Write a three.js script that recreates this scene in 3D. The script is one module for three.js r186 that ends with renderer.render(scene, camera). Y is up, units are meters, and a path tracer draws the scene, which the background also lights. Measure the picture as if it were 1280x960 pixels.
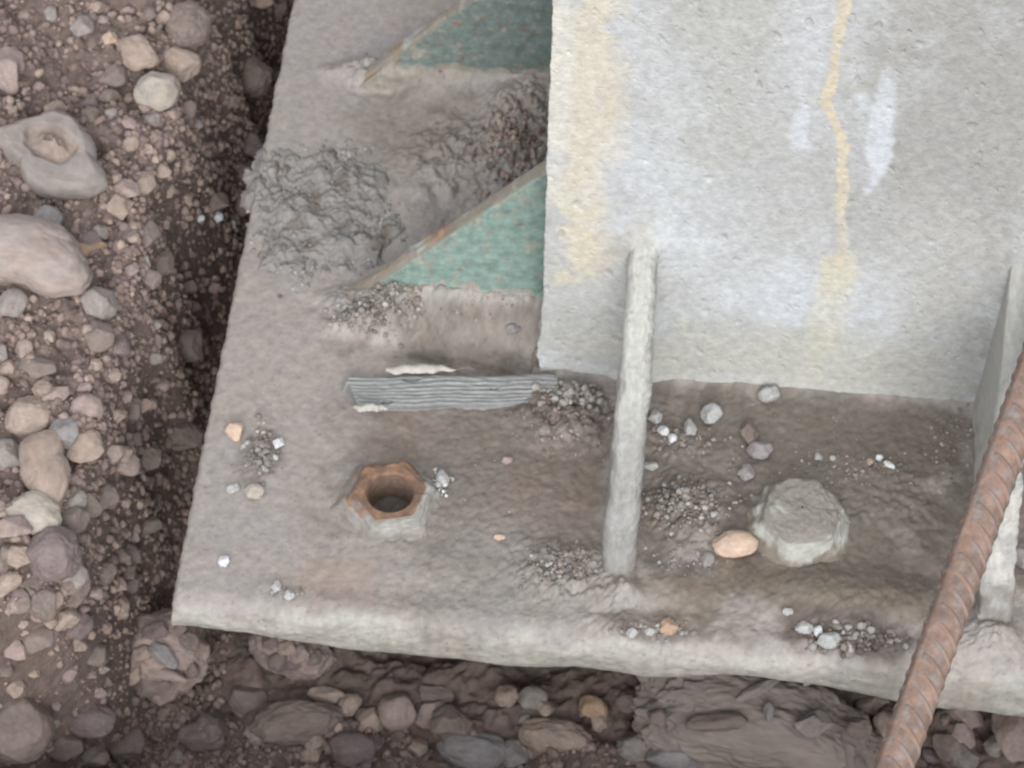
import * as THREE from 'three';
import { mergeGeometries, mergeVertices } from 'three/addons/utils/BufferGeometryUtils.js';

// ------------------------------------------------------------------ camera, sky, sun, exposure
const scene = new THREE.Scene();
const camera = new THREE.PerspectiveCamera(16.954, 4 / 3, 0.05, 3000);
const EYE = new THREE.Vector3(0.29267589, 1.44760859, 0.88054148);
const FW = new THREE.Vector3(-0.04678479, -0.79844878, -0.60024223).normalize();
const UP = new THREE.Vector3(-0.07966522, 0.60196861, -0.79453587).normalize();
const RT = new THREE.Vector3().crossVectors(FW, UP).normalize();
const FPX = 3220.59;
camera.position.copy(EYE); camera.up.copy(UP); camera.lookAt(EYE.clone().add(FW));
camera.focus = 1.20; camera.userData.fStop = 28;   // the picture is a little out of focus everywhere

const SUN = new THREE.Vector3(0.08, 0.48, 0.86).normalize();
{ // overcast sky: brighter towards the zenith and towards the veiled sun
  const w = 128, h = 64, d = new Float32Array(w * h * 4), v = new THREE.Vector3();
  for (let j = 0; j < h; j++) for (let i = 0; i < w; i++) {
    const lat = ((j + .5) / h - .5) * Math.PI, lon = ((i + .5) / w - .5) * 2 * Math.PI;
    v.set(Math.cos(lat) * Math.cos(lon), Math.sin(lat), Math.cos(lat) * Math.sin(lon));
    const s = Math.max(0, v.y), m = Math.max(0, v.dot(SUN));
    const L = 0.62 * (1 + 1.3 * s) / 2.3 + 1.1 * Math.pow(m, 3);
    const k = (j * w + i) * 4;
    d[k] = L * 0.96; d[k + 1] = L * 0.995; d[k + 2] = L * 1.04; d[k + 3] = 1;
  }
  const t = new THREE.DataTexture(d, w, h, THREE.RGBAFormat, THREE.FloatType);
  t.mapping = THREE.EquirectangularReflectionMapping; t.magFilter = THREE.LinearFilter; t.needsUpdate = true;
  scene.background = t; scene.environment = t;
}
const sun = new THREE.DirectionalLight(new THREE.Color(1, 0.985, 0.955), 1.1);
sun.position.copy(SUN).multiplyScalar(6); sun.castShadow = true; sun.shadow.radius = 60;
sun.shadow.mapSize.set(2048, 2048);
Object.assign(sun.shadow.camera, { left: -1.5, right: 1.5, top: 1.5, bottom: -1.5, near: 0.5, far: 12 });
scene.add(sun); scene.add(sun.target);
const renderer = new THREE.WebGLRenderer({ antialias: true });
renderer.toneMapping = THREE.LinearToneMapping; renderer.toneMappingExposure = 1.85;
renderer.shadowMap.enabled = true; renderer.shadowMap.type = THREE.PCFSoftShadowMap;

// ------------------------------------------------------------------ random numbers and noise
function rng(seed) { let a = seed >>> 0; return () => { a = (a + 0x6D2B79F5) | 0; let t = Math.imul(a ^ (a >>> 15), 1 | a); t = (t + Math.imul(t ^ (t >>> 7), 61 | t)) ^ t; return ((t ^ (t >>> 14)) >>> 0) / 4294967296; }; }
const PERM = new Uint8Array(512);
{ const r = rng(77), p = [...Array(256).keys()]; for (let i = 255; i > 0; i--) { const j = Math.floor(r() * (i + 1)); [p[i], p[j]] = [p[j], p[i]]; } for (let i = 0; i < 512; i++) PERM[i] = p[i & 255]; }
const grad = (h, x, y, z) => { const u = (h & 15) < 8 ? x : y, v = (h & 15) < 4 ? y : ((h & 15) === 12 || (h & 15) === 14 ? x : z); return ((h & 1) ? -u : u) + ((h & 2) ? -v : v); };
const fade = t => t * t * t * (t * (t * 6 - 15) + 10);
const mix = (a, b, t) => a + (b - a) * t;
const sstep = (a, b, x) => { const t = Math.min(1, Math.max(0, (x - a) / (b - a))); return t * t * (3 - 2 * t); };
function pn(x, y, z) { // gradient noise, about -1..1
  const fx = Math.floor(x), fy = Math.floor(y), fz = Math.floor(z), X = fx & 255, Y = fy & 255, Z = fz & 255; x -= fx; y -= fy; z -= fz;
  const u = fade(x), v = fade(y), w = fade(z), A = PERM[X] + Y, B = PERM[X + 1] + Y, AA = PERM[A] + Z, AB = PERM[A + 1] + Z, BA = PERM[B] + Z, BB = PERM[B + 1] + Z;
  return mix(mix(mix(grad(PERM[AA], x, y, z), grad(PERM[BA], x - 1, y, z), u), mix(grad(PERM[AB], x, y - 1, z), grad(PERM[BB], x - 1, y - 1, z), u), v),
    mix(mix(grad(PERM[AA + 1], x, y, z - 1), grad(PERM[BA + 1], x - 1, y, z - 1), u), mix(grad(PERM[AB + 1], x, y - 1, z - 1), grad(PERM[BB + 1], x - 1, y - 1, z - 1), u), v), w);
}
function fbm(x, y, z, f, oct, gain = 0.5) { let s = 0, a = 1; for (let i = 0; i < oct; i++) { s += a * pn(x * f + i * 17.3, y * f + i * 5.1, z * f - i * 9.7); f *= 2.03; a *= gain; } return s; }
const h2 = (i, j, k) => PERM[PERM[PERM[i & 255] + (j & 255)] + (k & 255)] / 255;
function lumps(x, z, cell, seed) { // round bumps of mixed size packed on a grid; 0..1
  const gx = x / cell, gz = z / cell, ix = Math.floor(gx), iz = Math.floor(gz); let m = 0;
  for (let a = -1; a <= 1; a++) for (let b = -1; b <= 1; b++) {
    const i = ix + a, j = iz + b, r = 0.35 + 0.45 * h2(i, j, seed + 2);
    const dx = gx - (i + h2(i, j, seed)), dz = gz - (j + h2(i, j, seed + 1)), q = 1 - (dx * dx + dz * dz) / (r * r);
    if (q > 0) { const v = Math.sqrt(q) * r; if (v > m) m = v; }
  }
  return m;
}
// ------------------------------------------------------------------ where things stand (sizes in metres, measured off the plate)
const D = 0.2212, XL = 0.2267, F1 = 0.2925, F2 = 0.5403, XC = 0.4164, XR = 2 * XC - XL, PW = 2 * XC, PZ = -0.95;
const G1 = 0.2684, G2 = 0.4806, NUT1 = [0.1352, -0.0985], NUT2 = [0.4122, -0.108];
const MM = 0.00056;                                   // metres to one survey unit on the plate
const ray = (px, py) => FW.clone().addScaledVector(RT, (px - 640) / FPX).addScaledVector(UP, (480 - py) / FPX);
const onY = (px, py, y = 0) => { const d = ray(px, py); return EYE.clone().addScaledVector(d, (y - EYE.y) / d.y); };
const onZ = (px, py, z) => { const d = ray(px, py); return EYE.clone().addScaledVector(d, (z - EYE.z) / d.z); };
const atDepth = (px, py, t) => EYE.clone().addScaledVector(ray(px, py), t);
function onGround(px, py, f) { let lo = 0.5, hi = 4; const d = ray(px, py); for (let t = 1.2; t < 3; t += 0.004) { const y = EYE.y + d.y * t; if (y < f(EYE.x + d.x * t, EYE.z + d.z * t)) { hi = t; break; } lo = t; } for (let k = 0; k < 12; k++) { const t = (lo + hi) / 2; if (EYE.y + d.y * t < f(EYE.x + d.x * t, EYE.z + d.z * t)) hi = t; else lo = t; } return EYE.clone().addScaledVector(d, hi); }

// ------------------------------------------------------------------ naming helpers
const used = {};
function numbered(name) { const n = used[name] = (used[name] ?? -1) + 1; return n ? `${name}_${String(n).padStart(3, '0')}` : name; }
function tag(o, label, category, group, kind) { o.userData = { label, category }; if (group) o.userData.group = group; if (kind) o.userData.kind = kind; return o; }
function shadow(o) { o.castShadow = o.receiveShadow = true; return o; }
function mesh(name, geo, mat, parent = scene, pos) { const o = shadow(new THREE.Mesh(geo, mat)); o.name = parent === scene ? numbered(name) : name; if (pos) o.position.copy(pos); parent.add(o); return o; }

// ------------------------------------------------------------------ grain and materials
function pt(x, y, per, seed) { // gradient noise that repeats after per cells
  const fx = Math.floor(x), fy = Math.floor(y); x -= fx; y -= fy; const w = v => ((v % per) + per) % per, X0 = w(fx), X1 = w(fx + 1), Y0 = w(fy), Y1 = w(fy + 1), u = fade(x), v = fade(y);
  const H = (a, b) => PERM[PERM[PERM[a & 255] + (b & 255)] + (seed & 255)], G = (h, a, b) => { const t = h * 0.0245437; return Math.cos(t) * a + Math.sin(t) * b; };
  return 1.4 * mix(mix(G(H(X0, Y0), x, y), G(H(X1, Y0), x - 1, y), u), mix(G(H(X0, Y1), x, y - 1), G(H(X1, Y1), x - 1, y - 1), u), v);
}
function grainTex(seed, f, n = 512, lo = 0, hi = 255, srgb = false, pits = 0) { // seamless grain, even in all directions
  const d = new Uint8Array(n * n * 4);
  for (let j = 0; j < n; j++) for (let i = 0; i < n; i++) {
    let s = 0, g = 1, q = f; for (let o = 0; o < 4; o++) { s += g * pt(i / n * q, j / n * q, q, seed + o * 31); g *= 0.68; q *= 2; }
    let t = 0.5 + 0.34 * s; if (pits) { const w = pt(i / n * f * 1.5, j / n * f * 1.5, f * 1.5, seed + 99); if (w > 0.42) t -= pits * (w - 0.42) * 3; }
    const k = (j * n + i) * 4, y = mix(lo, hi, Math.min(1, Math.max(0, t))); d[k] = d[k + 1] = d[k + 2] = y; d[k + 3] = 255;
  }
  const t = new THREE.DataTexture(d, n, n, THREE.RGBAFormat); t.wrapS = t.wrapT = THREE.RepeatWrapping; t.magFilter = THREE.LinearFilter; t.minFilter = THREE.LinearMipmapLinearFilter; t.generateMipmaps = true;
  if (srgb) t.colorSpace = THREE.SRGBColorSpace; t.needsUpdate = true; return t;
}
const gBump = grainTex(3, 16), gPits = grainTex(8, 20, 512, 0, 255, false, 0.8), gTone = grainTex(21, 12, 512, 190, 255, true), gFaint = grainTex(55, 14, 512, 218, 255, true);
const std = (o) => new THREE.MeshStandardMaterial({ roughness: 0.92, metalness: 0, ...o });
const M = {
  soil: std({ vertexColors: true, map: gTone, bumpMap: gBump, bumpScale: 0.0009, roughness: 1 }),
  mud: std({ vertexColors: true, map: gFaint, bumpMap: gBump, bumpScale: 0.0003, roughness: 0.52 }),
  cement: std({ vertexColors: true, map: gFaint, bumpMap: gPits, bumpScale: 0.0004, roughness: 0.9 }),
  paint: std({ vertexColors: true, map: gTone, bumpMap: gBump, bumpScale: 0.0002, roughness: 0.6 }),
  rust: std({ vertexColors: true, map: gTone, bumpMap: gPits, bumpScale: 0.0003, roughness: 0.85 }),
  steel: std({ color: new THREE.Color(0.14, 0.13, 0.12), map: gTone, bumpMap: gBump, bumpScale: 0.0003 }),
  crumb: std({ roughness: 1 }),
};
// blend patches of matter (mud, stain, lime, rust) and painted shade into a colour: noisy, torn outlines
function patches(col, a, b, list, n1) {
  for (const p of list) {
    const dx = (a - p.x) / p.rx, dy = (b - p.y) / p.ry, q = Math.sqrt(dx * dx + dy * dy); if (q > 2) continue;
    const e = q + p.t * n1; const w = p.s * (1 - sstep(1 - p.e, 1 + p.e, e)); if (w <= 0) continue;
    col[0] = mix(col[0], p.c[0], w); col[1] = mix(col[1], p.c[1], w); col[2] = mix(col[2], p.c[2], w);
  }
  return col;
}
function distPoly(x, y, pts) { let m = 1e9; for (let i = 0; i + 1 < pts.length; i++) { const [ax, ay] = pts[i], [bx, by] = pts[i + 1], vx = bx - ax, vy = by - ay; let t = ((x - ax) * vx + (y - ay) * vy) / (vx * vx + vy * vy); t = Math.min(1, Math.max(0, t)); const d = Math.hypot(x - ax - vx * t, y - ay - vy * t); if (d < m) m = d; } return m; }
function gridGeo(nu, nv, fn, keep) { // fn(i, j) -> [x, y, z, r, g, b, u, v]
  const P = new Float32Array(nu * nv * 3), C = new Float32Array(nu * nv * 3), U = new Float32Array(nu * nv * 2), I = [];
  for (let j = 0, k = 0; j < nv; j++) for (let i = 0; i < nu; i++, k++) { const q = fn(i, j); P.set([q[0], q[1], q[2]], k * 3); C.set([q[3], q[4], q[5]], k * 3); U.set([q[6], q[7]], k * 2); }
  for (let j = 0; j + 1 < nv; j++) for (let i = 0; i + 1 < nu; i++) { if (keep && !keep(i, j)) continue; const a = j * nu + i, b = a + 1, c = a + nu, e = c + 1; I.push(a, c, b, b, c, e); }
  const g = new THREE.BufferGeometry(); g.setAttribute('position', new THREE.BufferAttribute(P, 3)); g.setAttribute('color', new THREE.BufferAttribute(C, 3)); g.setAttribute('uv', new THREE.BufferAttribute(U, 2)); g.setIndex(I); g.computeVertexNormals(); return g;
}
function lines(...segs) { const a = []; for (const [s, e, n] of segs) for (let i = 0; i < n; i++) a.push(s + (e - s) * i / n); a.push(segs[segs.length - 1][1]); return a; }

// ================================================================== GROUND: soil bank, trench beside the plate, hollow in front
function groundBase(x, z) {
  const n1 = pn(x * 9, 3.1, z * 9), n2 = pn(x * 22 + 4, 1.7, z * 22);
  const fr = sstep(-0.02, 0.08, z), back = sstep(-0.30, -0.55, z);
  const lip = -0.066 + 0.010 * n1 + 0.007 * n2 - 0.095 * fr, foot = lip + 0.034 + 0.006 * n2;
  const bank = 0.004 + 0.20 * Math.max(0, lip - x) + 0.012 * n1 + 0.006 * n2 - 0.03 * fr;
  const low = mix(-0.215, -0.115, sstep(0.0, 0.10, z + 0.01 * n1)) + 0.012 * n1 + 0.010 * n2;
  let y = mix(bank, low, Math.pow(sstep(lip - 0.008, foot, x), 0.85));
  const under = sstep(0.07, 0.12, x) * sstep(-0.15, -0.20, z); y = mix(y, -0.038, under);
  y = mix(y, 0.05 + 0.02 * n1, sstep(0.19, 0.34, z));   // unseen ground, raised to keep low light out of the trench
  const far = sstep(0.35, 1.2, Math.hypot(x - 0.35, z + 0.25) - 0.45); return mix(y, 0.05 + 0.04 * pn(x * 0.7, 9, z * 0.7), far);
}
function groundH(x, z) {
  const r = Math.hypot(x - 0.2, z + 0.25); let y = groundBase(x, z);
  if (r > 2.5) return y + 0.06 * fbm(x, 0, z, 0.15, 2);
  const wx = x + 0.006 * pn(x * 40, 0, z * 40), wz = z + 0.006 * pn(x * 40, 7, z * 40);
  const rough = 0.55 + 0.45 * sstep(-0.3, 0.35, pn(x * 14, 2.2, z * 14));
  y += 0.017 * lumps(wx, wz, 0.036, 11) * rough + 0.008 * lumps(wx, wz, 0.015, 23) * rough + 0.0036 * lumps(x, z, 0.0062, 37) + 0.0016 * lumps(x, z, 0.0032, 51);
  return y + 0.0075 * fbm(x, 0, z, 34, 5, 0.56);
}
{
  const xs = lines([-900, -40, 8], [-40, -3, 14], [-3, -0.36, 30], [-0.36, 0.02, 230], [0.02, 0.64, 270], [0.64, 3, 40], [3, 40, 14], [40, 900, 8]);
  const zs = lines([-900, -40, 8], [-40, -3, 14], [-3, -0.80, 30], [-0.80, -0.03, 400], [-0.03, 0.16, 120], [0.16, 3, 40], [3, 40, 14], [40, 900, 8]);
  const g = gridGeo(xs.length, zs.length, (i, j) => {
    const x = xs[i], z = zs[j], y = groundH(x, z);
    const a = fbm(x, 0, z, 16, 4, 0.6), b = pn(x * 130, 3, z * 130), c = pn(x * 300, 5, z * 300); const t = 0.95 + 0.22 * a + 0.10 * b + 0.12 * c, p = 0.5 + 0.5 * pn(x * 24, 8, z * 24);
    return [x, y, z, t * mix(0.190, 0.222, p), t * mix(0.143, 0.160, p), t * mix(0.127, 0.134, p), (x - y * 0.9) / 0.11, (z - y * 0.6) / 0.11];
  });
  tag(mesh('ground', g, M.soil), 'bare brown stony soil around and below the steel base', 'ground', null, 'structure');
}

// ================================================================== STEEL COLUMN with its base plate
const column = new THREE.Group(); column.name = numbered('steel_column'); scene.add(column);
tag(column, 'mud caked steel column on a thick base plate with two green gussets', 'steel column');

const C = { pale: [0.310, 0.272, 0.246], grey: [0.235, 0.214, 0.195], brown: [0.150, 0.120, 0.096], dark: [0.158, 0.132, 0.108], lime: [0.375, 0.355, 0.315], stain: [0.23, 0.175, 0.12], white: [0.55, 0.55, 0.55] };
const pl = (px, py, wx, wz, c, s = 1, e = 0.3, t = 0.5) => { const q = onY(px, py); return { x: q.x, y: q.z, rx: wx * MM, ry: wz * MM / 0.8, c, s, e, t }; };
const platePatches = [
  pl(630, 600, 190, 130, C.brown, 0.8, 0.45), pl(560, 760, 200, 40, C.grey, 0.6, 0.5), pl(980, 600, 235, 140, C.dark, 0.9, 0.3), pl(1050, 720, 190, 60, C.brown, 0.8, 0.4),
  pl(1120, 540, 120, 60, C.dark, 0.8, 0.4), pl(600, 430, 140, 32, C.brown, 0.65, 0.35, 0.8), pl(560, 384, 135, 15, [0.35, 0.315, 0.27], 0.9, 0.4), pl(560, 112, 110, 14, [0.36, 0.315, 0.26], 0.9, 0.4), pl(520, 170, 80, 70, C.brown, 0.5, 0.5),
  pl(330, 470, 60, 120, [0.335, 0.285, 0.255], 0.6, 0.5), pl(300, 660, 50, 120, [0.31, 0.28, 0.265], 0.6, 0.5), pl(420, 50, 90, 70, [0.30, 0.265, 0.25], 0.7, 0.4), pl(390, 260, 40, 120, [0.33, 0.30, 0.28], 0.3, 0.5),
  pl(420, 730, 70, 25, [0.33, 0.24, 0.19], 0.5, 0.6), pl(500, 540, 45, 40, [0.20, 0.15, 0.12], 0.7, 0.5), pl(845, 748, 55, 22, C.stain, 0.35, 0.5), pl(940, 715, 50, 30, C.stain, 0.25, 0.5), pl(1090, 765, 90, 18, C.stain, 0.3, 0.5),
  pl(1060, 795, 85, 24, [0.11, 0.085, 0.07], 0.9, 0.3), pl(820, 785, 50, 16, [0.13, 0.10, 0.08], 0.8, 0.3), pl(325, 570, 26, 38, [0.2, 0.17, 0.15], 0.8, 0.3), pl(710, 520, 70, 30, [0.13, 0.1, 0.085], 0.8, 0.3),
  pl(1270, 640, 30, 90, C.brown, 0.8, 0.3), pl(930, 660, 26, 50, [0.12, 0.095, 0.08], 0.8, 0.3), pl(640, 700, 120, 50, C.grey, 0.6, 0.6), pl(700, 610, 60, 60, [0.19, 0.14, 0.115], 0.6, 0.5),
];
const bump = (px, py, wx, wz, h, r = 0) => { const q = onY(px, py); return { x: q.x, z: q.z, rx: wx * MM, rz: wz * MM / 0.8, h, r }; };
const plateBumps = [
  bump(325, 570, 26, 40, 0.0008, 0.004), bump(860, 640, 60, 40, 0.003, 0.008), bump(700, 715, 60, 35, 0.003, 0.008), bump(710, 520, 70, 36, 0.005, 0.008), bump(840, 745, 60, 30, 0.006, 0), bump(1070, 750, 120, 30, 0.008, 0.002),
  bump(1060, 800, 75, 20, -0.003, 0.006), bump(500, 700, 90, 30, 0.0025, 0), bump(620, 640, 120, 90, 0.004, 0.001), bump(1100, 620, 110, 60, 0.003, 0.003), bump(840, 560, 60, 30, 0.003, 0.004), bump(763, 745, 34, 16, 0.006, 0.006), bump(1242, 800, 30, 14, 0.002, 0.003), bump(605, 436, 115, 26, -0.013, 0), bump(600, 205, 100, 60, 0.010, 0.008), bump(660, 170, 60, 70, 0.012, 0.010),
  bump(470, 408, 70, 18, 0.006, 0.008), bump(440, 378, 40, 16, 0.005, 0.006), bump(470, 94, 60, 20, 0.009, 0.007), bump(540, 112, 90, 10, 0.006, 0.004), bump(560, 395, 120, 10, 0.006, 0.004), bump(520, 265, 40, 60, 0.004, 0.001), bump(1000, 640, 62, 58, 0.004, 0.001), bump(488, 620, 60, 50, 0.005, 0), bump(1210, 800, 50, 20, 0.004, 0.004), bump(780, 785, 60, 20, 0.002, 0.004),
];
function mudH(x, z) {
  let h = 0.0007 * fbm(x, 0, z, 24, 2) + 0.0004 * fbm(x, 4, z, 150, 2);
  h += 0.0006 * sstep(0.1, 0.16, x) * fbm(x, 2, z, 190, 3, 0.6);
  for (const b of plateBumps) { const dx = (x - b.x) / b.rx, dz = (z - b.z) / b.rz, q = dx * dx + dz * dz; if (q < 4) { const w = 1 - sstep(0.15, 1.5, Math.sqrt(q) + 0.22 * pn(x * 70, b.x * 50, z * 70)); h += b.h * w; if (b.r) h += w * b.r * (0.55 * lumps(x, z, 0.010, 61) + 0.45 * lumps(x, z, 0.0045, 71) + 0.3 * lumps(x, z, 0.0024, 91)); } }
  const n = 0.5 + 0.5 * pn(x * 45, 1, z * 45);
  if (x > 0.06 && x < XC) for (const G of [G1, G2]) { const d = z + G; if (d > -0.006 && d < 0.07) h += sstep(0.085, 0.12, x) * (0.020 + 0.007 * n) * Math.pow(Math.max(0, 1 - Math.max(0, d) / (0.042 + 0.014 * n)), 1.6); if (d < 0 && d > -0.03) h += sstep(0.10, 0.13, x) * 0.010 * Math.max(0, 1 + (d + 0.012) / 0.02); }
  if (x > XL - 0.006) { const d = z + D; if (d > -0.02 && d < 0.04) h += (0.004 + 0.004 * n) * Math.exp(-Math.max(0, d) / 0.006); }
  for (const F of [F1, F2]) { const d = Math.abs(x - F); if (d < 0.05 && z > -D && z < 0) h += 0.011 * n * Math.exp(-Math.max(0, d - 0.011) / 0.010) * (1 - sstep(-0.035, -0.012, z)); }
  h += 0.0025 * sstep(-0.035, -0.012, z) * (0.3 + 0.7 * n) * sstep(0.02, 0.09, x);   // raised rim along the front edge
  return h;
}
const plateTop = (x, z) => mudH(x, z);
{
  const RX = 0.004, RZ = 0.019, T = 0.036;
  const edge = (e, r) => { const L = Math.PI * r / 2; if (e < 0) return [e - r, 0]; if (e < L) { const a = e / r; return [-r + r * Math.sin(a), -r + r * Math.cos(a)]; } const d = e - L, b = Math.min(0.010, (T - r) * 0.6), v = T - r - b; if (d < v) return [0, -r - d]; const a = (d - v) / b; if (a < Math.PI / 2) return [-b + b * Math.cos(a), -T + b - b * Math.sin(a)]; return [-b - (a - Math.PI / 2) * b, -T]; };
  const us = lines([-0.09, -0.042, 4], [-0.042, 0.01, 40], [0.01, 0.60, 490], [0.60, PW, 40]);       // runs over the left edge
  const vs = lines([PZ, -0.62, 40], [-0.62, -0.01, 500], [-0.01, 0.070, 84], [0.070, 0.14, 8]);       // runs over the front edge
  const g = gridGeo(us.length, vs.length, (i, j) => {
    const [ox, dx] = edge(-us[i], RX), [oz, dz] = edge(vs[j], RZ);
    let x = -ox, z = oz, y = dx + dz;
    y = Math.max(y, -T - 0.0008); if (us[i] < 0 && dx < -T + 0.006) z = Math.min(z, -0.016);
    const front = sstep(-0.40, -0.10, vs[j]), h = mudH(x, z);
    if (front > 0) { const wv = 0.012 * (1 - sstep(0.0, 0.10, x)) - 0.006 * Math.exp(-(((x - 0.22) / 0.09) ** 2)) + 0.005 * Math.exp(-(((x - 0.38) / 0.05) ** 2)) - 0.017 * sstep(0.43, 0.54, x) + 0.004 * pn(x * 18, 0.5, 0); y += front * wv * sstep(-0.010, -T, y); }
    y += h * Math.max(0, 1 + y / 0.012);
    const lipw = sstep(-0.030, -0.006, vs[j]);
    if (lipw) { const dd = 0.0035 * pn(x * 14, 2, 0) + 0.0016 * pn(x * 34, y * 44, vs[j] * 30) + 0.0006 * fbm(x, y, vs[j], 130, 3); z += lipw * dd; y += lipw * 0.4 * dd; }
    if (us[i] < 0.002 && dx > -T) x += 0.0016 * pn(y * 40, z * 45, 2) + 0.0008 * fbm(x, y, z, 200, 2);
    const f = fbm(x, 1, z, 30, 4, 0.6), m = fbm(x, 6, z, 110, 3, 0.6);
    const col = patches([...C.pale], x, z, platePatches, f);
    const lim = sstep(-0.009, -0.001, z + 0.006 * f + 0.010 * pn(x * 12, 0, 0)) * 0.95; col[0] = mix(col[0], C.lime[0], lim); col[1] = mix(col[1], C.lime[1], lim); col[2] = mix(col[2], C.lime[2], lim);
    const sp = pn(x * 420, y * 300, z * 420) > 0.52 ? 0.72 : 1, t = (1 + 0.10 * m + 0.07 * pn(x * 260, 3, z * 260)) * sp, w = 0.04 * pn(x * 35, 11, z * 35);
    return [x, y, z, col[0] * t * (1 + w), col[1] * t, col[2] * t * (1 - w), us[i] / 0.1, vs[j] / 0.1];
  }, (i, j) => Math.hypot(us[i] + 0.004 - NUT1[0], vs[j] - 0.019 - NUT1[1]) > 0.0195);   // the bore under the open nut
  const p = mesh('base_plate', g, M.mud, column); p.userData.label = 'thick base plate coated in dried pale and brown mud with a lime grey front lip';
}

// ---- column flange: the broad pale face, its cement film, stains, pits and one painted shade
const fl = (px, py, wx, wy, c, s = 1, e = 0.3, t = 0.5) => { const q = onZ(px, py, -D); return { x: q.x, y: q.y, rx: wx * MM, ry: wy * MM / 0.62, c, s, e, t }; };
const fpt = (px, py) => { const q = onZ(px, py, -D); return [q.x, q.y]; };
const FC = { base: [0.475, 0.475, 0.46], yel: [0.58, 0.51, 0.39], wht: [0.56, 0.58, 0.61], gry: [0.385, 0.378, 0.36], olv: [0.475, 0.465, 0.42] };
const flangePatches = [
  fl(1220, 150, 120, 190, [0.345, 0.335, 0.318], 0.9, 0.6), fl(900, 60, 60, 120, [0.43, 0.43, 0.40], 0.7, 0.4), fl(960, 200, 60, 120, [0.44, 0.44, 0.43], 0.5, 0.5), fl(730, 150, 34, 160, [0.60, 0.55, 0.44], 0.8, 0.3, 0.7), fl(770, 130, 16, 60, FC.yel, 0.5, 0.4, 0.8), fl(700, 100, 14, 120, [0.60, 0.58, 0.53], 0.8, 0.3),
  fl(750, 300, 20, 50, FC.yel, 0.4, 0.4, 0.8), fl(800, 215, 50, 50, FC.wht, 0.45, 0.4, 0.8), fl(790, 300, 26, 26, [0.42, 0.40, 0.36], 0.7, 0.4), fl(985, 370, 60, 40, FC.wht, 0.7, 0.4, 0.8), fl(1090, 380, 50, 40, FC.wht, 0.6, 0.4, 0.8), fl(1100, 170, 14, 50, FC.wht, 0.9, 0.3), fl(1000, 160, 10, 30, FC.wht, 0.7, 0.3), fl(870, 300, 40, 60, FC.wht, 0.35, 0.4, 0.8),
  fl(740, 420, 60, 45, FC.gry, 0.7, 0.4), fl(1000, 450, 260, 36, FC.olv, 0.8, 0.4), fl(1000, 484, 260, 12, [0.50, 0.495, 0.46], 0.8, 0.4), fl(1180, 440, 60, 80, FC.gry, 0.6, 0.4), fl(1160, 330, 60, 70, [0.47, 0.46, 0.44], 0.5, 0.5), fl(1010, 60, 26, 50, FC.wht, 0.35, 0.4, 0.9), fl(1045, 345, 24, 22, [0.58, 0.53, 0.41], 0.7, 0.5, 0.7), fl(1030, 400, 20, 60, [0.56, 0.53, 0.43], 0.5, 0.5, 0.7),  // the tall grey patch left of the right fin is painted occlusion
  fl(850, 110, 30, 40, FC.wht, 0.3, 0.4, 0.8), fl(800, 60, 30, 60, FC.wht, 0.3, 0.4, 0.8),
];
const runs = [[[1062, -30], [1052, 20], [1045, 60], [1042, 100], [1032, 128], [1045, 155], [1055, 180], [1051, 210], [1055, 230], [1050, 270], [1054, 300], [1050, 335]].map(p => fpt(...p))];
const crack = [[1075, 120], [1095, 150], [1104, 185], [1098, 215], [1088, 235]].map(p => fpt(...p)), crack2 = [[997, 150], [1003, 170], [1012, 185]].map(p => fpt(...p));
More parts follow.
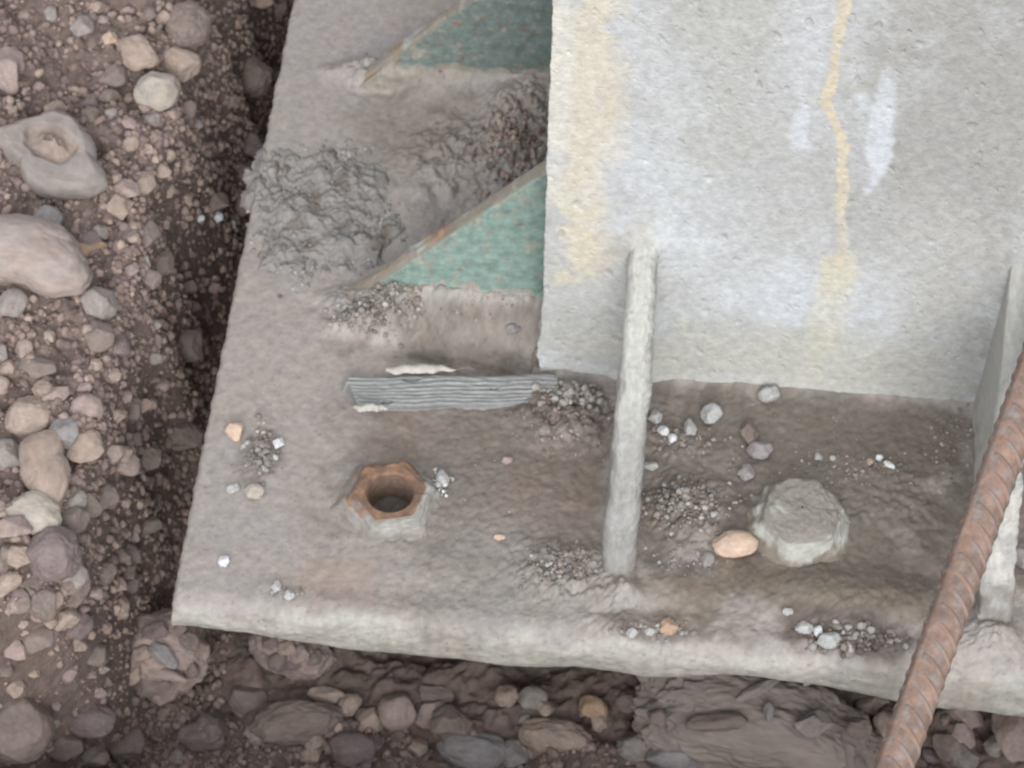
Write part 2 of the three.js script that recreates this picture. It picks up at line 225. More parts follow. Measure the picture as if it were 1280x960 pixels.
{
  const ft = 0.02;
  const us = lines([-0.02, 0, 8], [0, 0.40 - 0.002, 420], [0.40 - 0.002, 0.43, 8]);   // over the left edge, across the face, over the right edge
  const ys = lines([-0.012, 0.42, 460], [0.42, 0.7, 60], [0.7, 3.2, 40]);
  const Wd = XR - XL;
  const g = gridGeo(us.length, ys.length, (i, j) => {
    const y = ys[j]; let s = us[i] * (Wd / 0.41), x, z = -D, face = 1;
    if (s < 0) { x = XL; z = -D + s; face = 0; } else if (s > Wd) { x = XR; z = -D - (s - Wd); face = 0; } else x = XL + s;
    const f = fbm(x, y, 2, 34, 4, 0.6), m = fbm(x, y, 5, 150, 3, 0.6), f2 = fbm(x, y * 0.35, 7, 40, 3);
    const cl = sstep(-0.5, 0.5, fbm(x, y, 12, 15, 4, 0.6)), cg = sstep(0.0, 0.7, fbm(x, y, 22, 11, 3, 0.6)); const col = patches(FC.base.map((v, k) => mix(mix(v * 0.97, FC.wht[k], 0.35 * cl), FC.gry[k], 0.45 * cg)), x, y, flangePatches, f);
    let dr = distPoly(x + 0.0012 * pn(x * 200, y * 200, 0), y, runs[0]); const rw = 0.0034 + 0.0016 * pn(y * 60, 2, 1) + 0.0012 * f2; const w = 0.95 * sstep(-0.75, -0.2, pn(x * 160, y * 90, 8)) * (1 - sstep(rw * 0.75, rw * 1.25, dr)) * (y < 0.19 ? 0.5 : 1); for (let k = 0; k < 3; k++) col[k] = mix(col[k], FC.yel[k], w);
    let dc = Math.min(distPoly(x, y, crack), distPoly(x, y, crack2)); const wc = 0.7 * (1 - sstep(0.001, 0.006, dc + 0.003 * f)); for (let k = 0; k < 3; k++) col[k] = mix(col[k], FC.wht[k], wc);
    const pit = sstep(0.46, 0.62, pn(x * 300, y * 230, 4)) * sstep(-0.25, 0.3, pn(x * 22, y * 22, 9)), pit2 = sstep(0.5, 0.62, pn(x * 120, y * 90, 14));
    let d = face * (0.0006 * fbm(x, y, 3, 26, 2) + 0.0001 * f2 - 0.0011 * pit - 0.0012 * pit2);
    // cement swept up over the welds of the two fins and thickened at the foot
    const foot = 0.003 * Math.exp(-Math.max(0, y) / 0.010) * (0.5 + 0.5 * pn(x * 50, 3, 0)); d += face * foot;
    for (const [F, h] of [[F1, 0.152], [F2, 0.158]]) { const q = Math.abs(x - F - 0.001); if (q < 0.05) { const up = y < h - 0.008 ? 1 : Math.exp(-(((y - h + 0.008) / 0.018) ** 2)); d += face * up * (F < 0.4 ? 0.007 : 0.004) * Math.exp(-Math.max(0, q - 0.009) / (F < 0.4 ? 0.013 : 0.008)) * (1 + 0.12 * f); } }
    if (x < XL + 0.03 && y < 0.06) { const e = Math.exp(-(((y - 0.022) / 0.016) ** 2)); x -= (x < XL + 0.012 ? 1 : 0) * 0.004 * e * (0.7 + 0.6 * pn(y * 90, z * 90, 1)); }
    if (i < 12) x += 0.0012 * pn(y * 50, 1, z * 60) + 0.0005 * pn(y * 190, 1, z * 60);
    const t = 1 + 0.07 * m + 0.045 * pn(x * 330, y * 330, 1) - 0.16 * pit - 0.1 * pit2;
    return [x, y, z + d, col[0] * t, col[1] * t, col[2] * t * (1 + 0.02 * f), s / 0.1, y / 0.1];
  });
  { const ix = g.index; for (let k = 0; k < ix.count; k += 3) { const a = ix.getX(k + 1); ix.setX(k + 1, ix.getX(k + 2)); ix.setX(k + 2, a); } g.computeVertexNormals(); }
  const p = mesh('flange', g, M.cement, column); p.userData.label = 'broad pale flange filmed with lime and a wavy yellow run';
  const back = new THREE.BoxGeometry(Wd - 0.004, 3.2, 0.012).translate(XC, 1.6, -D - 0.0135); mesh('flange', back, M.steel, column);
  mesh('flange', new THREE.BoxGeometry(Wd, 3.2, 0.02).translate(XC, 1.6, -0.56), M.steel, column);
  mesh('web', new THREE.BoxGeometry(0.014, 3.2, 0.56 - D - 0.032).translate(XC, 1.6, -(0.56 + D) / 2 - 0.005), M.steel, column);
}

// ---- fins (triangular stiffeners under the flange face)
function fin(F, h, dToe, thick, col0, roughTop, label) {
  const top = new THREE.Vector3(F + 0.001, h + 0.010, -D - 0.004), toe = new THREE.Vector3(F, 0.0035, -dToe), corner = new THREE.Vector3(F, -0.004, -D - 0.006);
  const ns = 220, hw = thick / 2, cs = lines([-1, -0.02, 24], [-0.02, 0.02, 8], [0.02, 1, 24]);
  const cross = []; for (let k = 0; k <= 20; k++) cross.push([-1, 1 - k / 20]); for (let k = 1; k < 16; k++) cross.push([-1 + 2 * k / 16, 0]); for (let k = 0; k <= 20; k++) cross.push([1, k / 20]);
  const g = gridGeo(cross.length, ns + 1, (i, j) => {
    let s = j / ns; const [q, dpt] = cross[i], P = top.clone().lerp(toe, s);
    if (s > 0.86) P.y -= 0.017 * ((s - 0.86) / 0.14) ** 2; const rd = 1 - 0.22 * Math.max(0, (Math.abs(q) - 0.6) / 0.4) * (dpt === 0 ? 1 : 0);
    const round = s > 0.955 ? Math.sqrt(Math.max(0.02, 1 - ((s - 0.955) / 0.045) ** 2)) : 1;
    P.x += q * hw * round * (dpt === 0 ? 1 : 0.985) * (s < 0.5 ? mix(0.88, 1, s * 2) : 1);
    const edgeIn = dpt === 0 && Math.abs(q) > 0.45 ? mix(0.0018, 0.0048, roughTop) * ((Math.abs(q) - 0.45) / 0.55) ** 2 : 0;
    P.lerp(corner.clone().setX(P.x), dpt === 0 ? edgeIn / 0.1 : mix(roughTop > 0.5 ? 0.048 : 0.018, 0.94, dpt));
    const r = mix(roughTop, 1, sstep(0.30, 0.5, s)), n = fbm(P.x, P.y, P.z, 70, 3), n2 = fbm(P.x, P.y, P.z, 240, 3, 0.6);
    P.x += r * (0.0022 * pn(P.x * 20 + q, P.y * 32, P.z * 32) + 0.0012 * n + 0.0006 * n2) * (1 - dpt * 0.6); P.y += r * (0.0022 * fbm(P.x, P.y, P.z, 50, 3) + 0.0011 * n2); P.z += r * 0.0005 * n2;
    const t = 1 + 0.12 * n * r + 0.12 * n2 * r, c = sstep(-0.35, 0.3, n + (s - 0.7) * 1.2) * r; const cc = [mix(col0[0], 0.305, c * 0.7), mix(col0[1], 0.30, c * 0.7), mix(col0[2], 0.29, c * 0.7)].map((v, k) => mix([0.44, 0.43, 0.40][k], v, sstep(0.35, 0.70, s + 0.22 * n))).map((v, k) => mix(v, [0.20, 0.172, 0.145][k], 0.9 * sstep(0.84, 0.97, s + 0.12 * n + 0.05 * n2)));
    return [P.x, P.y, P.z, cc[0] * t, cc[1] * t, cc[2] * t, P.x / 0.1 + q * 0.1, s * 2.3 + dpt];
  });
  const m = mesh('stiffener_fin', g, M.cement, column); m.userData.label = label;
}
fin(F1, 0.150, 0.0310, 0.0215, [0.295, 0.283, 0.262], 1, 'left stiffener fin wholly coated in rough grey cement');
fin(F2, 0.156, 0.022, 0.022, [0.56, 0.53, 0.49], 0.12, 'right stiffener fin with a clean pale upper edge');

// ---- gussets: green painted plates, mud creeping up their feet
function gusset(G, x0, label, seed) {
  const dull = seed < 3;
  const th = 0.0135, sl = 0.1575 / 0.140, x1 = XC - 0.007, cut = 0.34;   // sloping top edge, capped inside the column
  const topY = x => Math.min(cut, Math.max(0.003, (x - x0) * sl));
  const paint = (x, y, z, f) => {
    const edge = topY(x) - y, f2 = fbm(x, y, seed, 60, 4, 0.6), f3 = fbm(x, y, seed + 5, 170, 3, 0.6);
    let c = dull ? [0.185, 0.240, 0.222] : [0.240, 0.352, 0.312]; const a = sstep(-0.4, 0.5, f2); c = [mix(c[0], dull ? 0.215 : 0.27, a), mix(c[1], dull ? 0.26 : 0.372, a), mix(c[2], dull ? 0.245 : 0.335, a)];
    const mudLine = (dull ? 0.030 : 0.021) + 0.005 * f2, mudw = 1 - sstep(-0.004, 0.004, y - mudLine);
    const scuff = Math.max(0.7 * sstep(0.38, 0.62, f3 + 0.30 * (1 - sstep(0.0, 0.035, edge)) + (seed > 3 ? 0.12 : 0)), 0.9 * sstep(0.52, 0.6, f2 + 0.22 * (x < x0 + 0.06 ? 1 : 0)));
    for (let k = 0; k < 3; k++) c[k] = mix(c[k], [0.40, 0.36, 0.29][k], 0.75 * scuff);
    const ru = sstep(dull ? 0.38 : 0.58, 0.7, fbm(x, y, seed + 11, 100, 3)); for (let k = 0; k < 3; k++) c[k] = mix(c[k], [0.27, 0.15, 0.08][k], 0.6 * ru);
    for (let k = 0; k < 3; k++) c[k] = mix(c[k], [0.36, 0.325, 0.275][k], mudw);
    return c;
  };
  const xs = lines([x0 - 0.004, XL + 0.02, 190], [XL + 0.02, x1, 30]), vs = lines([0, 1, 150]);
  const front = gridGeo(xs.length, vs.length, (i, j) => { const x = xs[i], ty = topY(x), y = -0.004 + (ty + 0.004) * vs[j], c = paint(x, y, 0, 0), n = 1 + 0.07 * pn(x * 300, y * 300, seed); const rim = ty - y < 0.0015 ? 0.001 : 0; return [x, y, -G - rim + 0.0005 * fbm(x, y, seed, 90, 3) + 0.003 * (1 - sstep(0.018, 0.03, y)), c[0] * n, c[1] * n, c[2] * n, x / 0.1, y / 0.1]; });
  { const ix = front.index; for (let k = 0; k < ix.count; k += 3) { const a = ix.getX(k + 1); ix.setX(k + 1, ix.getX(k + 2)); ix.setX(k + 2, a); } front.computeVertexNormals(); }
  const p = mesh('gusset_plate', front, M.paint, column); p.userData.label = label;
  const edgeG = gridGeo(xs.length, 9, (i, j) => {
    const x = xs[i], ty = topY(x), k = j / 8, r = (k === 0 || k === 1) ? 0.0012 : 0, n = fbm(x, k, seed, 90, 3), z = -G - 0.0005 - (th - 0.0008) * k; let c = [0.27, 0.235, 0.19]; const gsc = sstep(0.15, 0.4, fbm(x, k * 0.01, seed + 2, 60, 3)); for (let q = 0; q < 3; q++) c[q] = mix(c[q], [0.36, 0.36, 0.32][q], gsc); const ru = sstep(0.2, 0.4, fbm(x, k * 0.01, seed + 7, 45, 3)); for (let q = 0; q < 3; q++) c[q] = mix(c[q], [0.30, 0.18, 0.11][q], 0.7 * ru);
    const crust = x < x0 + 0.07 && j > 1 ? 0.002 * (1 + n) : 0; return [x, ty - r + crust + 0.0004 * n, z, c[0], c[1], c[2], x / 0.1, k * 0.12];
  });
  { const ix = edgeG.index; for (let k = 0; k < ix.count; k += 3) { const a = ix.getX(k + 1); ix.setX(k + 1, ix.getX(k + 2)); ix.setX(k + 2, a); } edgeG.computeVertexNormals(); }
  const rim = mesh('gusset_edge', edgeG, M.cement, p); rim.userData.label = 'sloping top edge with worn paint, mud and rust';
  const sh = new THREE.Shape(); sh.moveTo(x0, -0.003); sh.lineTo(x1, -0.003); sh.lineTo(x1, cut - 0.002); sh.lineTo(x0 + cut / sl, cut - 0.002); sh.closePath();
  mesh('plate_back', new THREE.ExtrudeGeometry(sh, { depth: th - 0.004, bevelEnabled: false }).translate(0, -0.002, -G - th + 0.0005), M.steel, p);
}
gusset(G1, 0.083, 'front gusset in bright worn green paint', 4);
gusset(G2, 0.062, 'rear gusset in dull green paint under a crusty edge', 2);

// ---- anchor nuts
function nut(cx, cz, hgt, open, label) {
  const NA = 96, rows = []; const hexR = a => { const R = open ? 0.0248 : 0.0228, k = Math.PI / 3, b = ((a % k) + k) % k - k / 2; return R / Math.cos(b); };
  const y0 = mudH(cx, cz) * 0.3;
  if (open) { rows.push([1.65, -0.004, 0], [1.34, 0.002, 0], [1.16, 0.006, 0], [1.07, hgt * 0.66, 0], [1.01, hgt * 0.90, 0], [0.95, hgt, 0], [0.86, hgt + 0.0003, 0]); for (const r of [0.0195, 0.018, 0.0170]) rows.push([r, hgt + 0.0004, 1]); rows.push([0.0160, hgt - 0.0010, 1]); for (let k = 1; k <= 20; k++) rows.push([0.0153 + (k % 2 ? 0 : 0.0008), hgt - 0.001 - k * 0.0014, 1]); rows.push([0.011, hgt - 0.0290, 2], [0.005, hgt - 0.0284, 2], [0.0002, hgt - 0.0282, 2]); }
  else { rows.push([1.75, -0.004, 0], [1.42, 0.002, 0], [1.24, 0.008, 0], [1.15, hgt * 0.6, 0], [1.09, hgt * 0.82, 0], [1.0, hgt * 0.95, 0], [0.85, hgt, 0], [0.65, hgt + 0.0006, 0], [0.45, hgt + 0.0006, 0], [0.25, hgt + 0.001, 0], [0.01, hgt + 0.001, 0]); }
  const fine = []; for (let r = 0; r + 1 < rows.length; r++) { const n = rows[r][2] === 0 ? 5 : 2; for (let k = 0; k < n; k++) { const a = rows[r], b = rows[r + 1], t = k / n; fine.push({ a, b, t }); } } fine.push({ a: rows[rows.length - 1], b: rows[rows.length - 1], t: 0 });
  const rad = (row, a) => row[2] === 0 ? (open ? hexR(a + 0.25) : mix(hexR(a + 0.25), 0.0242, 0.45)) * row[0] : row[0];
  const g = gridGeo(NA + 1, fine.length, (i, j) => {
    const ang = (i % NA) / NA * 2 * Math.PI, { a, b, t } = fine[j]; let R = mix(rad(a, ang), rad(b, ang), t), y = mix(a[1], b[1], t); const inner = b[2];
    const dx = Math.cos(ang), dz = Math.sin(ang), wx = cx + R * dx, wz = cz + R * dz, n = fbm(wx, y, wz, 90, 3), n2 = fbm(wx, y, wz, 300, 2);
    if (!inner) { R += (open ? 0.0013 : 0.0018) * n + 0.0005 * n2; y += (open ? 0.0007 : 0.0012) * n + 0.0005 * n2; }
    let c; if (open) {
      const cem = Math.max(sstep(0.1, 0.3, 0.55 * n + 0.75 * Math.cos(ang - 0.5) - (inner ? 2 : 0) - (R < 0.0215 ? 0.75 : 0.35) + (y < hgt * 0.9 ? 0.4 : 0)), inner ? 0 : 1 - sstep(0.004, 0.011, y + 0.005 * n - 0.006 * Math.sin(ang)), inner ? 0 : sstep(0.15, 0.35, Math.sin(ang + 0.15) + 0.4 * n - 0.78 + (R < 0.021 ? -0.3 : 0)));
      const ru = sstep(-0.3, 0.4, n); c = [mix(0.19, 0.30, ru), mix(0.115, 0.170, ru), mix(0.080, 0.104, ru)]; if (inner === 1 && y < hgt - 0.003) c = [0.20, 0.13, 0.095]; if (inner === 2) c = [0.20, 0.165, 0.145];
      const cc = [0.36, 0.345, 0.315]; c = c.map((v, k) => mix(v, cc[k], Math.min(1, cem))); const low = 1 - sstep(0.003, 0.011, y + 0.006 * n); if (!inner) c = c.map((v, k) => mix(v, [0.27, 0.235, 0.205][k], low));
    } else { const side = sstep(-0.2, 0.4, n + (y < hgt * 0.8 && dz > -0.2 ? 0.5 : -0.5)); c = [mix(0.26, 0.42, side), mix(0.235, 0.41, side), mix(0.205, 0.375, side)]; const low = 1 - sstep(0.001, 0.007, y + 0.004 * n); c = c.map((v, k) => mix(v, [0.2, 0.165, 0.13][k], low)); }  // front flanks coloured paler than the top: front light painted in
    const tt = 1 + 0.1 * n2; return [R * dx, y, R * dz, c[0] * tt, c[1] * tt, c[2] * tt, ang * 0.25, j * 0.02];
  });
  { const ix = g.index; for (let k = 0; k < ix.count; k += 3) { const a = ix.getX(k + 1); ix.setX(k + 1, ix.getX(k + 2)); ix.setX(k + 2, a); } g.computeVertexNormals(); }
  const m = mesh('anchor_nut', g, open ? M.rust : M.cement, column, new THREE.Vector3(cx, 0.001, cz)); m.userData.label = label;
}
nut(NUT1[0], NUT1[1], 0.0122, true, 'open rusty orange nut with an empty bore');
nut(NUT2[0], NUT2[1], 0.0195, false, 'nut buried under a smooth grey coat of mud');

// ================================================================== STONES
const ICO = {}; const ico = d => ICO[d] ??= (() => { const g = new THREE.IcosahedronGeometry(1, d); g.deleteAttribute('uv'); g.deleteAttribute('normal'); return mergeVertices(g, 1e-4); })();
function stoneGeo(seed, det, { cuts = 9, sharp = 0.5, rough = 0.05, knob = 0 } = {}) {
  const r = rng(seed * 7919 + 13), g = ico(det).clone(), p = g.attributes.position, n = p.count, col = new Float32Array(n * 3), uv = new Float32Array(n * 2);
  const pl = []; for (let k = 0; k < cuts; k++) { const v = new THREE.Vector3(r() * 2 - 1, r() * 2 - 1, r() * 2 - 1).normalize(); pl.push([v, mix(0.98, 0.55, sharp) + r() * 0.25]); }
  const v = new THREE.Vector3(), o = seed * 3.7;
  for (let i = 0; i < n; i++) {
    v.fromBufferAttribute(p, i); const dx = v.x, dy = v.y, dz = v.z; let R = 1;
    for (const [q, d] of pl) { const c = q.x * dx + q.y * dy + q.z * dz; if (c > 0.05) { const m = d / c; if (m < R) R = mix(R, m, 1.0); } }
    R *= 1 + 0.10 * pn(dx * 1.3 + o, dy * 1.3, dz * 1.3) + rough * fbm(dx + o, dy, dz, 3.2, 4, 0.55);
    if (knob) R += knob * (Math.max(0, pn(dx * 3.3 + o, dy * 3.3, dz * 3.3)) * 1.4 + Math.max(0, pn(dx * 7 + o, dy * 7, dz * 7)) * 0.7 + 0.4 * Math.max(0, pn(dx * 14 + o, dy * 14, dz * 14)));
    p.setXYZ(i, dx * R, dy * R, dz * R);
    const t = 1 + 0.20 * fbm(dx + o, dy, dz, 1.8, 3) + 0.15 * fbm(dx, dy + o, dz, 6, 4, 0.75), w = 0.05 * pn(dx * 2 + 5, dy * 2 + o, dz * 2); col[i * 3] = t * (1 + w); col[i * 3 + 1] = t; col[i * 3 + 2] = t * (1 - w); uv[i * 2] = dx * 0.7 + dy * 0.25; uv[i * 2 + 1] = dz * 0.7 - dy * 0.4;
  }
  g.setAttribute('color', new THREE.BufferAttribute(col, 3)); g.setAttribute('uv', new THREE.BufferAttribute(uv, 2)); g.computeVertexNormals(); return g;
}
const SC = { tan: [0.40, 0.308, 0.254], pink: [0.385, 0.295, 0.262], grey: [0.325, 0.283, 0.260], orange: [0.46, 0.31, 0.215], brown: [0.245, 0.190, 0.166], purple: [0.225, 0.172, 0.166], dark: [0.235, 0.185, 0.165], pale: [0.46, 0.40, 0.345], lilac: [0.31, 0.28, 0.275], rose: [0.385, 0.312, 0.280], white: [0.74, 0.74, 0.75], peach: [0.60, 0.44, 0.34], mud: [0.32, 0.265, 0.235], ash: [0.47, 0.465, 0.45] };
const stoneMats = {}; const stoneMat = c => stoneMats[c] ??= std({ color: new THREE.Color().setRGB(...SC[c]).multiplyScalar(0.75), vertexColors: true, roughness: 0.95 });
const shapes = [...Array(14)].map((_, k) => stoneGeo(k + 1, 12, { cuts: 11 + k % 6, sharp: 0.72 + 0.04 * (k % 7), rough: 0.03 + 0.012 * (k % 4) }));
// one stone: survey position, width and height, colour, shape, turn, sink (share of its height below the surface), flatness
function stone(px, py, w, h, col, shape, label, { surf = groundH, turn = 0, sink = 0.3, flat = 0.7, lean = 0, name = 'stone', cat = 'stone', group, tip = 0 } = {}) {
  const q = onGround(px, py, surf), a = w * MM / 2, c = h * MM / 2 / Math.sqrt(0.64 + 0.36 * flat * flat), b = Math.min(a, c) * flat;
  const m = mesh(name, typeof shape === 'number' ? shapes[shape % shapes.length] : shape, stoneMat(col));
  m.scale.set(a * 1.1, b * 1.1, c * 1.1); m.rotation.set(tip, turn, lean, 'XYZ'); m.position.set(q.x, q.y + b * (0.25 + (1 - 2 * sink) * 0.40), q.z);
  return tag(m, label, cat, group);
}
function outline(g, w, h, pts) { // bend a stone's plan to the outline it has
  const P = pts.map(([x, z]) => [Math.atan2(z / h * 2, x / w * 2), Math.hypot(x / w * 2, z / h * 2)]).sort((a, b) => a[0] - b[0]), p = g.attributes.position;
  for (let i = 0; i < p.count; i++) { const x = p.getX(i), z = p.getZ(i), a = Math.atan2(z, x); let k = P.findIndex(q => q[0] > a); if (k < 0) k = 0; const B = P[k], A = P[(k + P.length - 1) % P.length]; let da = a - A[0], dt = B[0] - A[0]; if (da < 0) da += 2 * Math.PI; if (dt <= 0) dt += 2 * Math.PI; const T = mix(A[1], B[1], da / dt); p.setX(i, x * T); p.setZ(i, z * T); }
  g.computeVertexNormals(); return g;
}
// --- the large ones of the bank, told apart by look and place
const big = (s, o) => stoneGeo(s, 26, o);
{ // broad hollow stone: smooth raised rim round a crumbly middle
  const g = outline(stoneGeo(41, 40, { cuts: 0, rough: 0.012 }), 130, 100, [[-66, -16], [-50, -26], [-22, -40], [-5, -52], [20, -46], [38, -28], [52, 5], [68, 30], [55, 46], [20, 50], [-12, 42], [-30, 20], [-52, 6]]), p = g.attributes.position, c = g.attributes.color;
  for (let i = 0; i < p.count; i++) { const x = p.getX(i), y = p.getY(i), z = p.getZ(i); if (y > 0) { const q = Math.hypot((x - 0.02) / 0.52, (z + 0.05 - 0.25 * x) / 0.46) + 0.12 * pn(x * 4, 1, z * 4), w = 1 - sstep(0.75, 1.0, q), cr = Math.max(0, 0.35 + 0.7 * fbm(x, 2, z, 3.2, 5, 0.7)) * (1 - sstep(0.1, 0.7, q)), flatY = Math.min(y, 0.62 + 0.06 * pn(x * 2, 3, z * 2)); p.setY(i, flatY - w * (0.24 - 0.62 * cr)); const t = 1 + 0.16 * w * pn(x * 14, 5, z * 14); c.setXYZ(i, c.getX(i) * t * (1 + 0.12 * w), c.getY(i) * t, c.getZ(i) * t * (1 - 0.08 * w)); } }
  g.computeVertexNormals(); stone(65, 205, 138, 104, 'grey', g, 'broad grey brown stone with a rough hollow in its upper face', { turn: 0, flat: 0.6, sink: 0.15, tip: 0.12, lean: -0.10 });
}
stone(38, 335, 150, 96, 'rose', outline(big(42, { cuts: 5, sharp: 0.1, rough: 0.035 }), 130, 96, [[-75, -20], [-40, -46], [-5, -50], [28, -38], [52, -10], [66, 20], [58, 40], [34, 48], [5, 40], [-20, 34], [-60, 20]]), 'big rounded pale boulder at the left edge, below the hollow stone', { turn: 0, flat: 0.8, sink: 0.15 });
stone(8, 103, 48, 52, 'pink', 3, 'rounded pink stone at the upper left edge of the bank', { flat: 0.9, sink: 0.1 });
stone(176, 73, 64, 44, 'tan', outline(big(43, { cuts: 11, sharp: 0.6, rough: 0.05 }), 64, 44, [[-30, -8], [-10, -22], [8, -16], [30, 4], [24, 16], [-6, 22], [-26, 10]]), 'angular tan stone directly above the pale faceted one near the trench', { turn: -0.3, flat: 0.8, sink: 0.15 });
stone(198, 122, 58, 56, 'pale', big(44, { cuts: 12, sharp: 0.55, rough: 0.02 }), 'pale faceted stone on the lip of the trench', { turn: 0.4, flat: 0.9, sink: 0.15 });
stone(138, 54, 24, 24, 'peach', 5, 'small pale peach stone left of the angular tan one', { sink: 0, flat: 0.9 });
stone(103, 41, 32, 34, 'grey', 6, 'small grey stone left of the pale peach one', { sink: 0.1, flat: 0.9 });
stone(61, 284, 40, 46, 'lilac', 7, 'smooth grey oval stone between the hollow stone and the boulder', { turn: 0.4, flat: 0.7, sink: 0 });
stone(110, 316, 58, 28, 'orange', big(45, { cuts: 9, sharp: 0.5, rough: 0.04 }), 'flat orange tan stone right of the big boulder', { turn: -0.1, flat: 0.6, sink: 0 });
stone(16, 384, 38, 38, 'grey', 8, 'dull grey stone under the left side of the boulder', { sink: 0.1 });
stone(124, 386, 46, 46, 'grey', big(46, { cuts: 12, sharp: 0.7, rough: 0.03 }), 'grey angular stone below the flat orange tan one', { turn: 0.5, sink: 0.1, flat: 0.9 });
stone(124, 424, 38, 40, 'brown', 9, 'brown stone just below the grey angular one', { turn: 1.1, sink: 0.15 });
stone(38, 528, 56, 50, 'tan', big(47, { cuts: 11, sharp: 0.5, rough: 0.06 }), 'knobbly tan stone above the long tan slab', { turn: 0.4, sink: 0.1, flat: 0.8 });
stone(57, 595, 66, 92, 'tan', outline(big(48, { cuts: 6, sharp: 0.3, rough: 0.03 }), 70, 84, [[-36, -26], [-26, -36], [6, -42], [18, -18], [34, 18], [28, 36], [12, 44], [-10, 22], [-28, -4]]), 'long tan slab lying on the bank, widest of the lower left', { turn: 0, flat: 0.55, sink: 0.1 });
stone(42, 647, 72, 48, 'pale', outline(big(49, { cuts: 8, sharp: 0.4, rough: 0.03 }), 72, 48, [[-36, 4], [-14, -20], [4, -24], [28, -4], [34, 12], [10, 24], [-14, 16]]), 'pale tan wedge of stone below the long slab', { turn: 0, flat: 0.6, sink: 0.1 });
stone(109, 505, 32, 34, 'pink', 10, 'small pink tan stone right of the knobbly tan one', { turn: 0.8, sink: 0.05 });
stone(84, 545, 40, 44, 'lilac', 2, 'lilac grey stone touching the right of the knobbly tan one', { sink: 0.2 });
stone(70, 700, 60, 60, 'purple', big(50, { cuts: 9, sharp: 0.5, rough: 0.06 }), 'purple brown stone with a cleft, below the pale wedge', { turn: 0.2, sink: 0.15, flat: 0.85 });
stone(28, 697, 34, 30, 'tan', 11, 'small tan stone left of the purple brown one', { sink: 0.05 });
stone(58, 756, 40, 34, 'tan', 12, 'squat tan stone below the purple brown one', { sink: 0.05 });
stone(24, 756, 28, 28, 'brown', 13, 'small brown stone left of the squat tan one', { sink: 0.1 });
stone(90, 652, 40, 36, 'brown', 1, 'dull brown stone right of the pale wedge', { sink: 0.25 });
stone(40, 462, 56, 30, 'brown', 4, 'flat brown stone halfway down the left of the bank', { sink: 0.25, flat: 0.5 });
stone(45, 800, 46, 34, 'brown', 0, 'earthy brown stone low on the bank, under the squat tan one', { sink: 0.25 });
stone(150, 262, 44, 40, 'tan', 5, 'tan stone right of the hollow stone on the bank slope', { sink: 0.25, turn: 0.6 });
stone(182, 296, 34, 40, 'brown', 9, 'upright brown stone low on the slope beside the trench', { sink: 0.2, turn: 0.3 });
stone(155, 242, 40, 30, 'pink', 6, 'pinkish crumbly stone at the right corner of the hollow stone', { sink: 0.3 });
stone(235, 40, 60, 70, 'brown', big(51, { cuts: 8, sharp: 0.4, rough: 0.08 }), 'upright brown clod on the trench lip at the top of the bank', { sink: 0.35, flat: 0.9 });
stone(225, 85, 56, 44, 'tan', big(52, { cuts: 10, sharp: 0.5, rough: 0.06 }), 'earthy tan stone between the brown clod and the pale faceted stone', { sink: 0.3, flat: 0.8 });
// --- trench
stone(316, 107, 58, 56, 'brown', big(53, { cuts: 9, sharp: 0.6, rough: 0.06, knob: 0.06 }), 'porous brown block in the trench beside the upper plate edge', { sink: 0, flat: 0.95, turn: 0.2 });
stone(288, 128, 28, 22, 'brown', 1, 'small brown stone at the left foot of the porous block', { sink: 0 });
stone(322, 2, 50, 26, 'tan', 8, 'tan slab at the very top of the trench', { sink: 0, flat: 0.5, turn: -0.4 });
stone(350, 14, 30, 40, 'brown', 2, 'brown stone right of the tan slab at the trench top', { sink: 0 });
stone(312, 186, 40, 42, 'purple', 3, 'reddish brown stone in the trench below the porous block', { sink: 0.05, turn: 0.7 });
stone(300, 218, 34, 30, 'dark', 4, 'dark red stone under the reddish brown one in the trench', { sink: 0.1 });
stone(268, 258, 46, 34, 'brown', 5, 'rounded brown stone above the three white beads', { sink: 0.1 });
stone(300, 262, 38, 40, 'brown', 6, 'brown stone between the white beads and the mortar lump', { sink: 0.1, turn: 0.5 });
stone(232, 440, 60, 50, 'dark', big(54, { cuts: 12, sharp: 0.6, rough: 0.03 }), 'dark wedge shaped stone in the middle of the trench', { sink: 0.1, turn: -0.5 });
stone(238, 388, 30, 22, 'brown', 7, 'small brown stone above the dark wedge in the trench', { sink: 0.1 });
stone(266, 362, 22, 18, 'tan', 8, 'small tan stone by the plate edge above the dark wedge', { sink: 0 });
stone(232, 362, 30, 24, 'brown', 9, 'rounded brown stone upper left of the dark wedge', { sink: 0.1 });
stone(225, 545, 60, 46, 'dark', 10, 'dark earthy block in the trench beside the middle of the plate edge', { sink: 0.25 });
stone(185, 575, 46, 40, 'brown', 11, 'earthy brown stone left of the dark earthy block', { sink: 0.3 });
stone(183, 660, 40, 26, 'dark', 12, 'dark flat stone low in the trench', { sink: 0.1, flat: 0.5 });
stone(160, 300, 30, 34, 'brown', 13, 'small brown stone on the slope under the tan one', { sink: 0.3 });
stone(272, 277, 18, 17, 'white', 0, 'round white bead like stone in the trench, largest of three', { sink: -0.6, flat: 0.95, name: 'pebble', cat: 'pebble' });
stone(250, 275, 17, 12, 'white', 11, 'white chip left of the round white bead in the trench', { sink: -0.4, name: 'pebble', cat: 'pebble' });
stone(291, 284, 12, 12, 'ash', 3, 'tiny white bead right of the round one, nearest the mortar lump', { sink: -0.6, flat: 0.95, name: 'pebble', cat: 'pebble' });
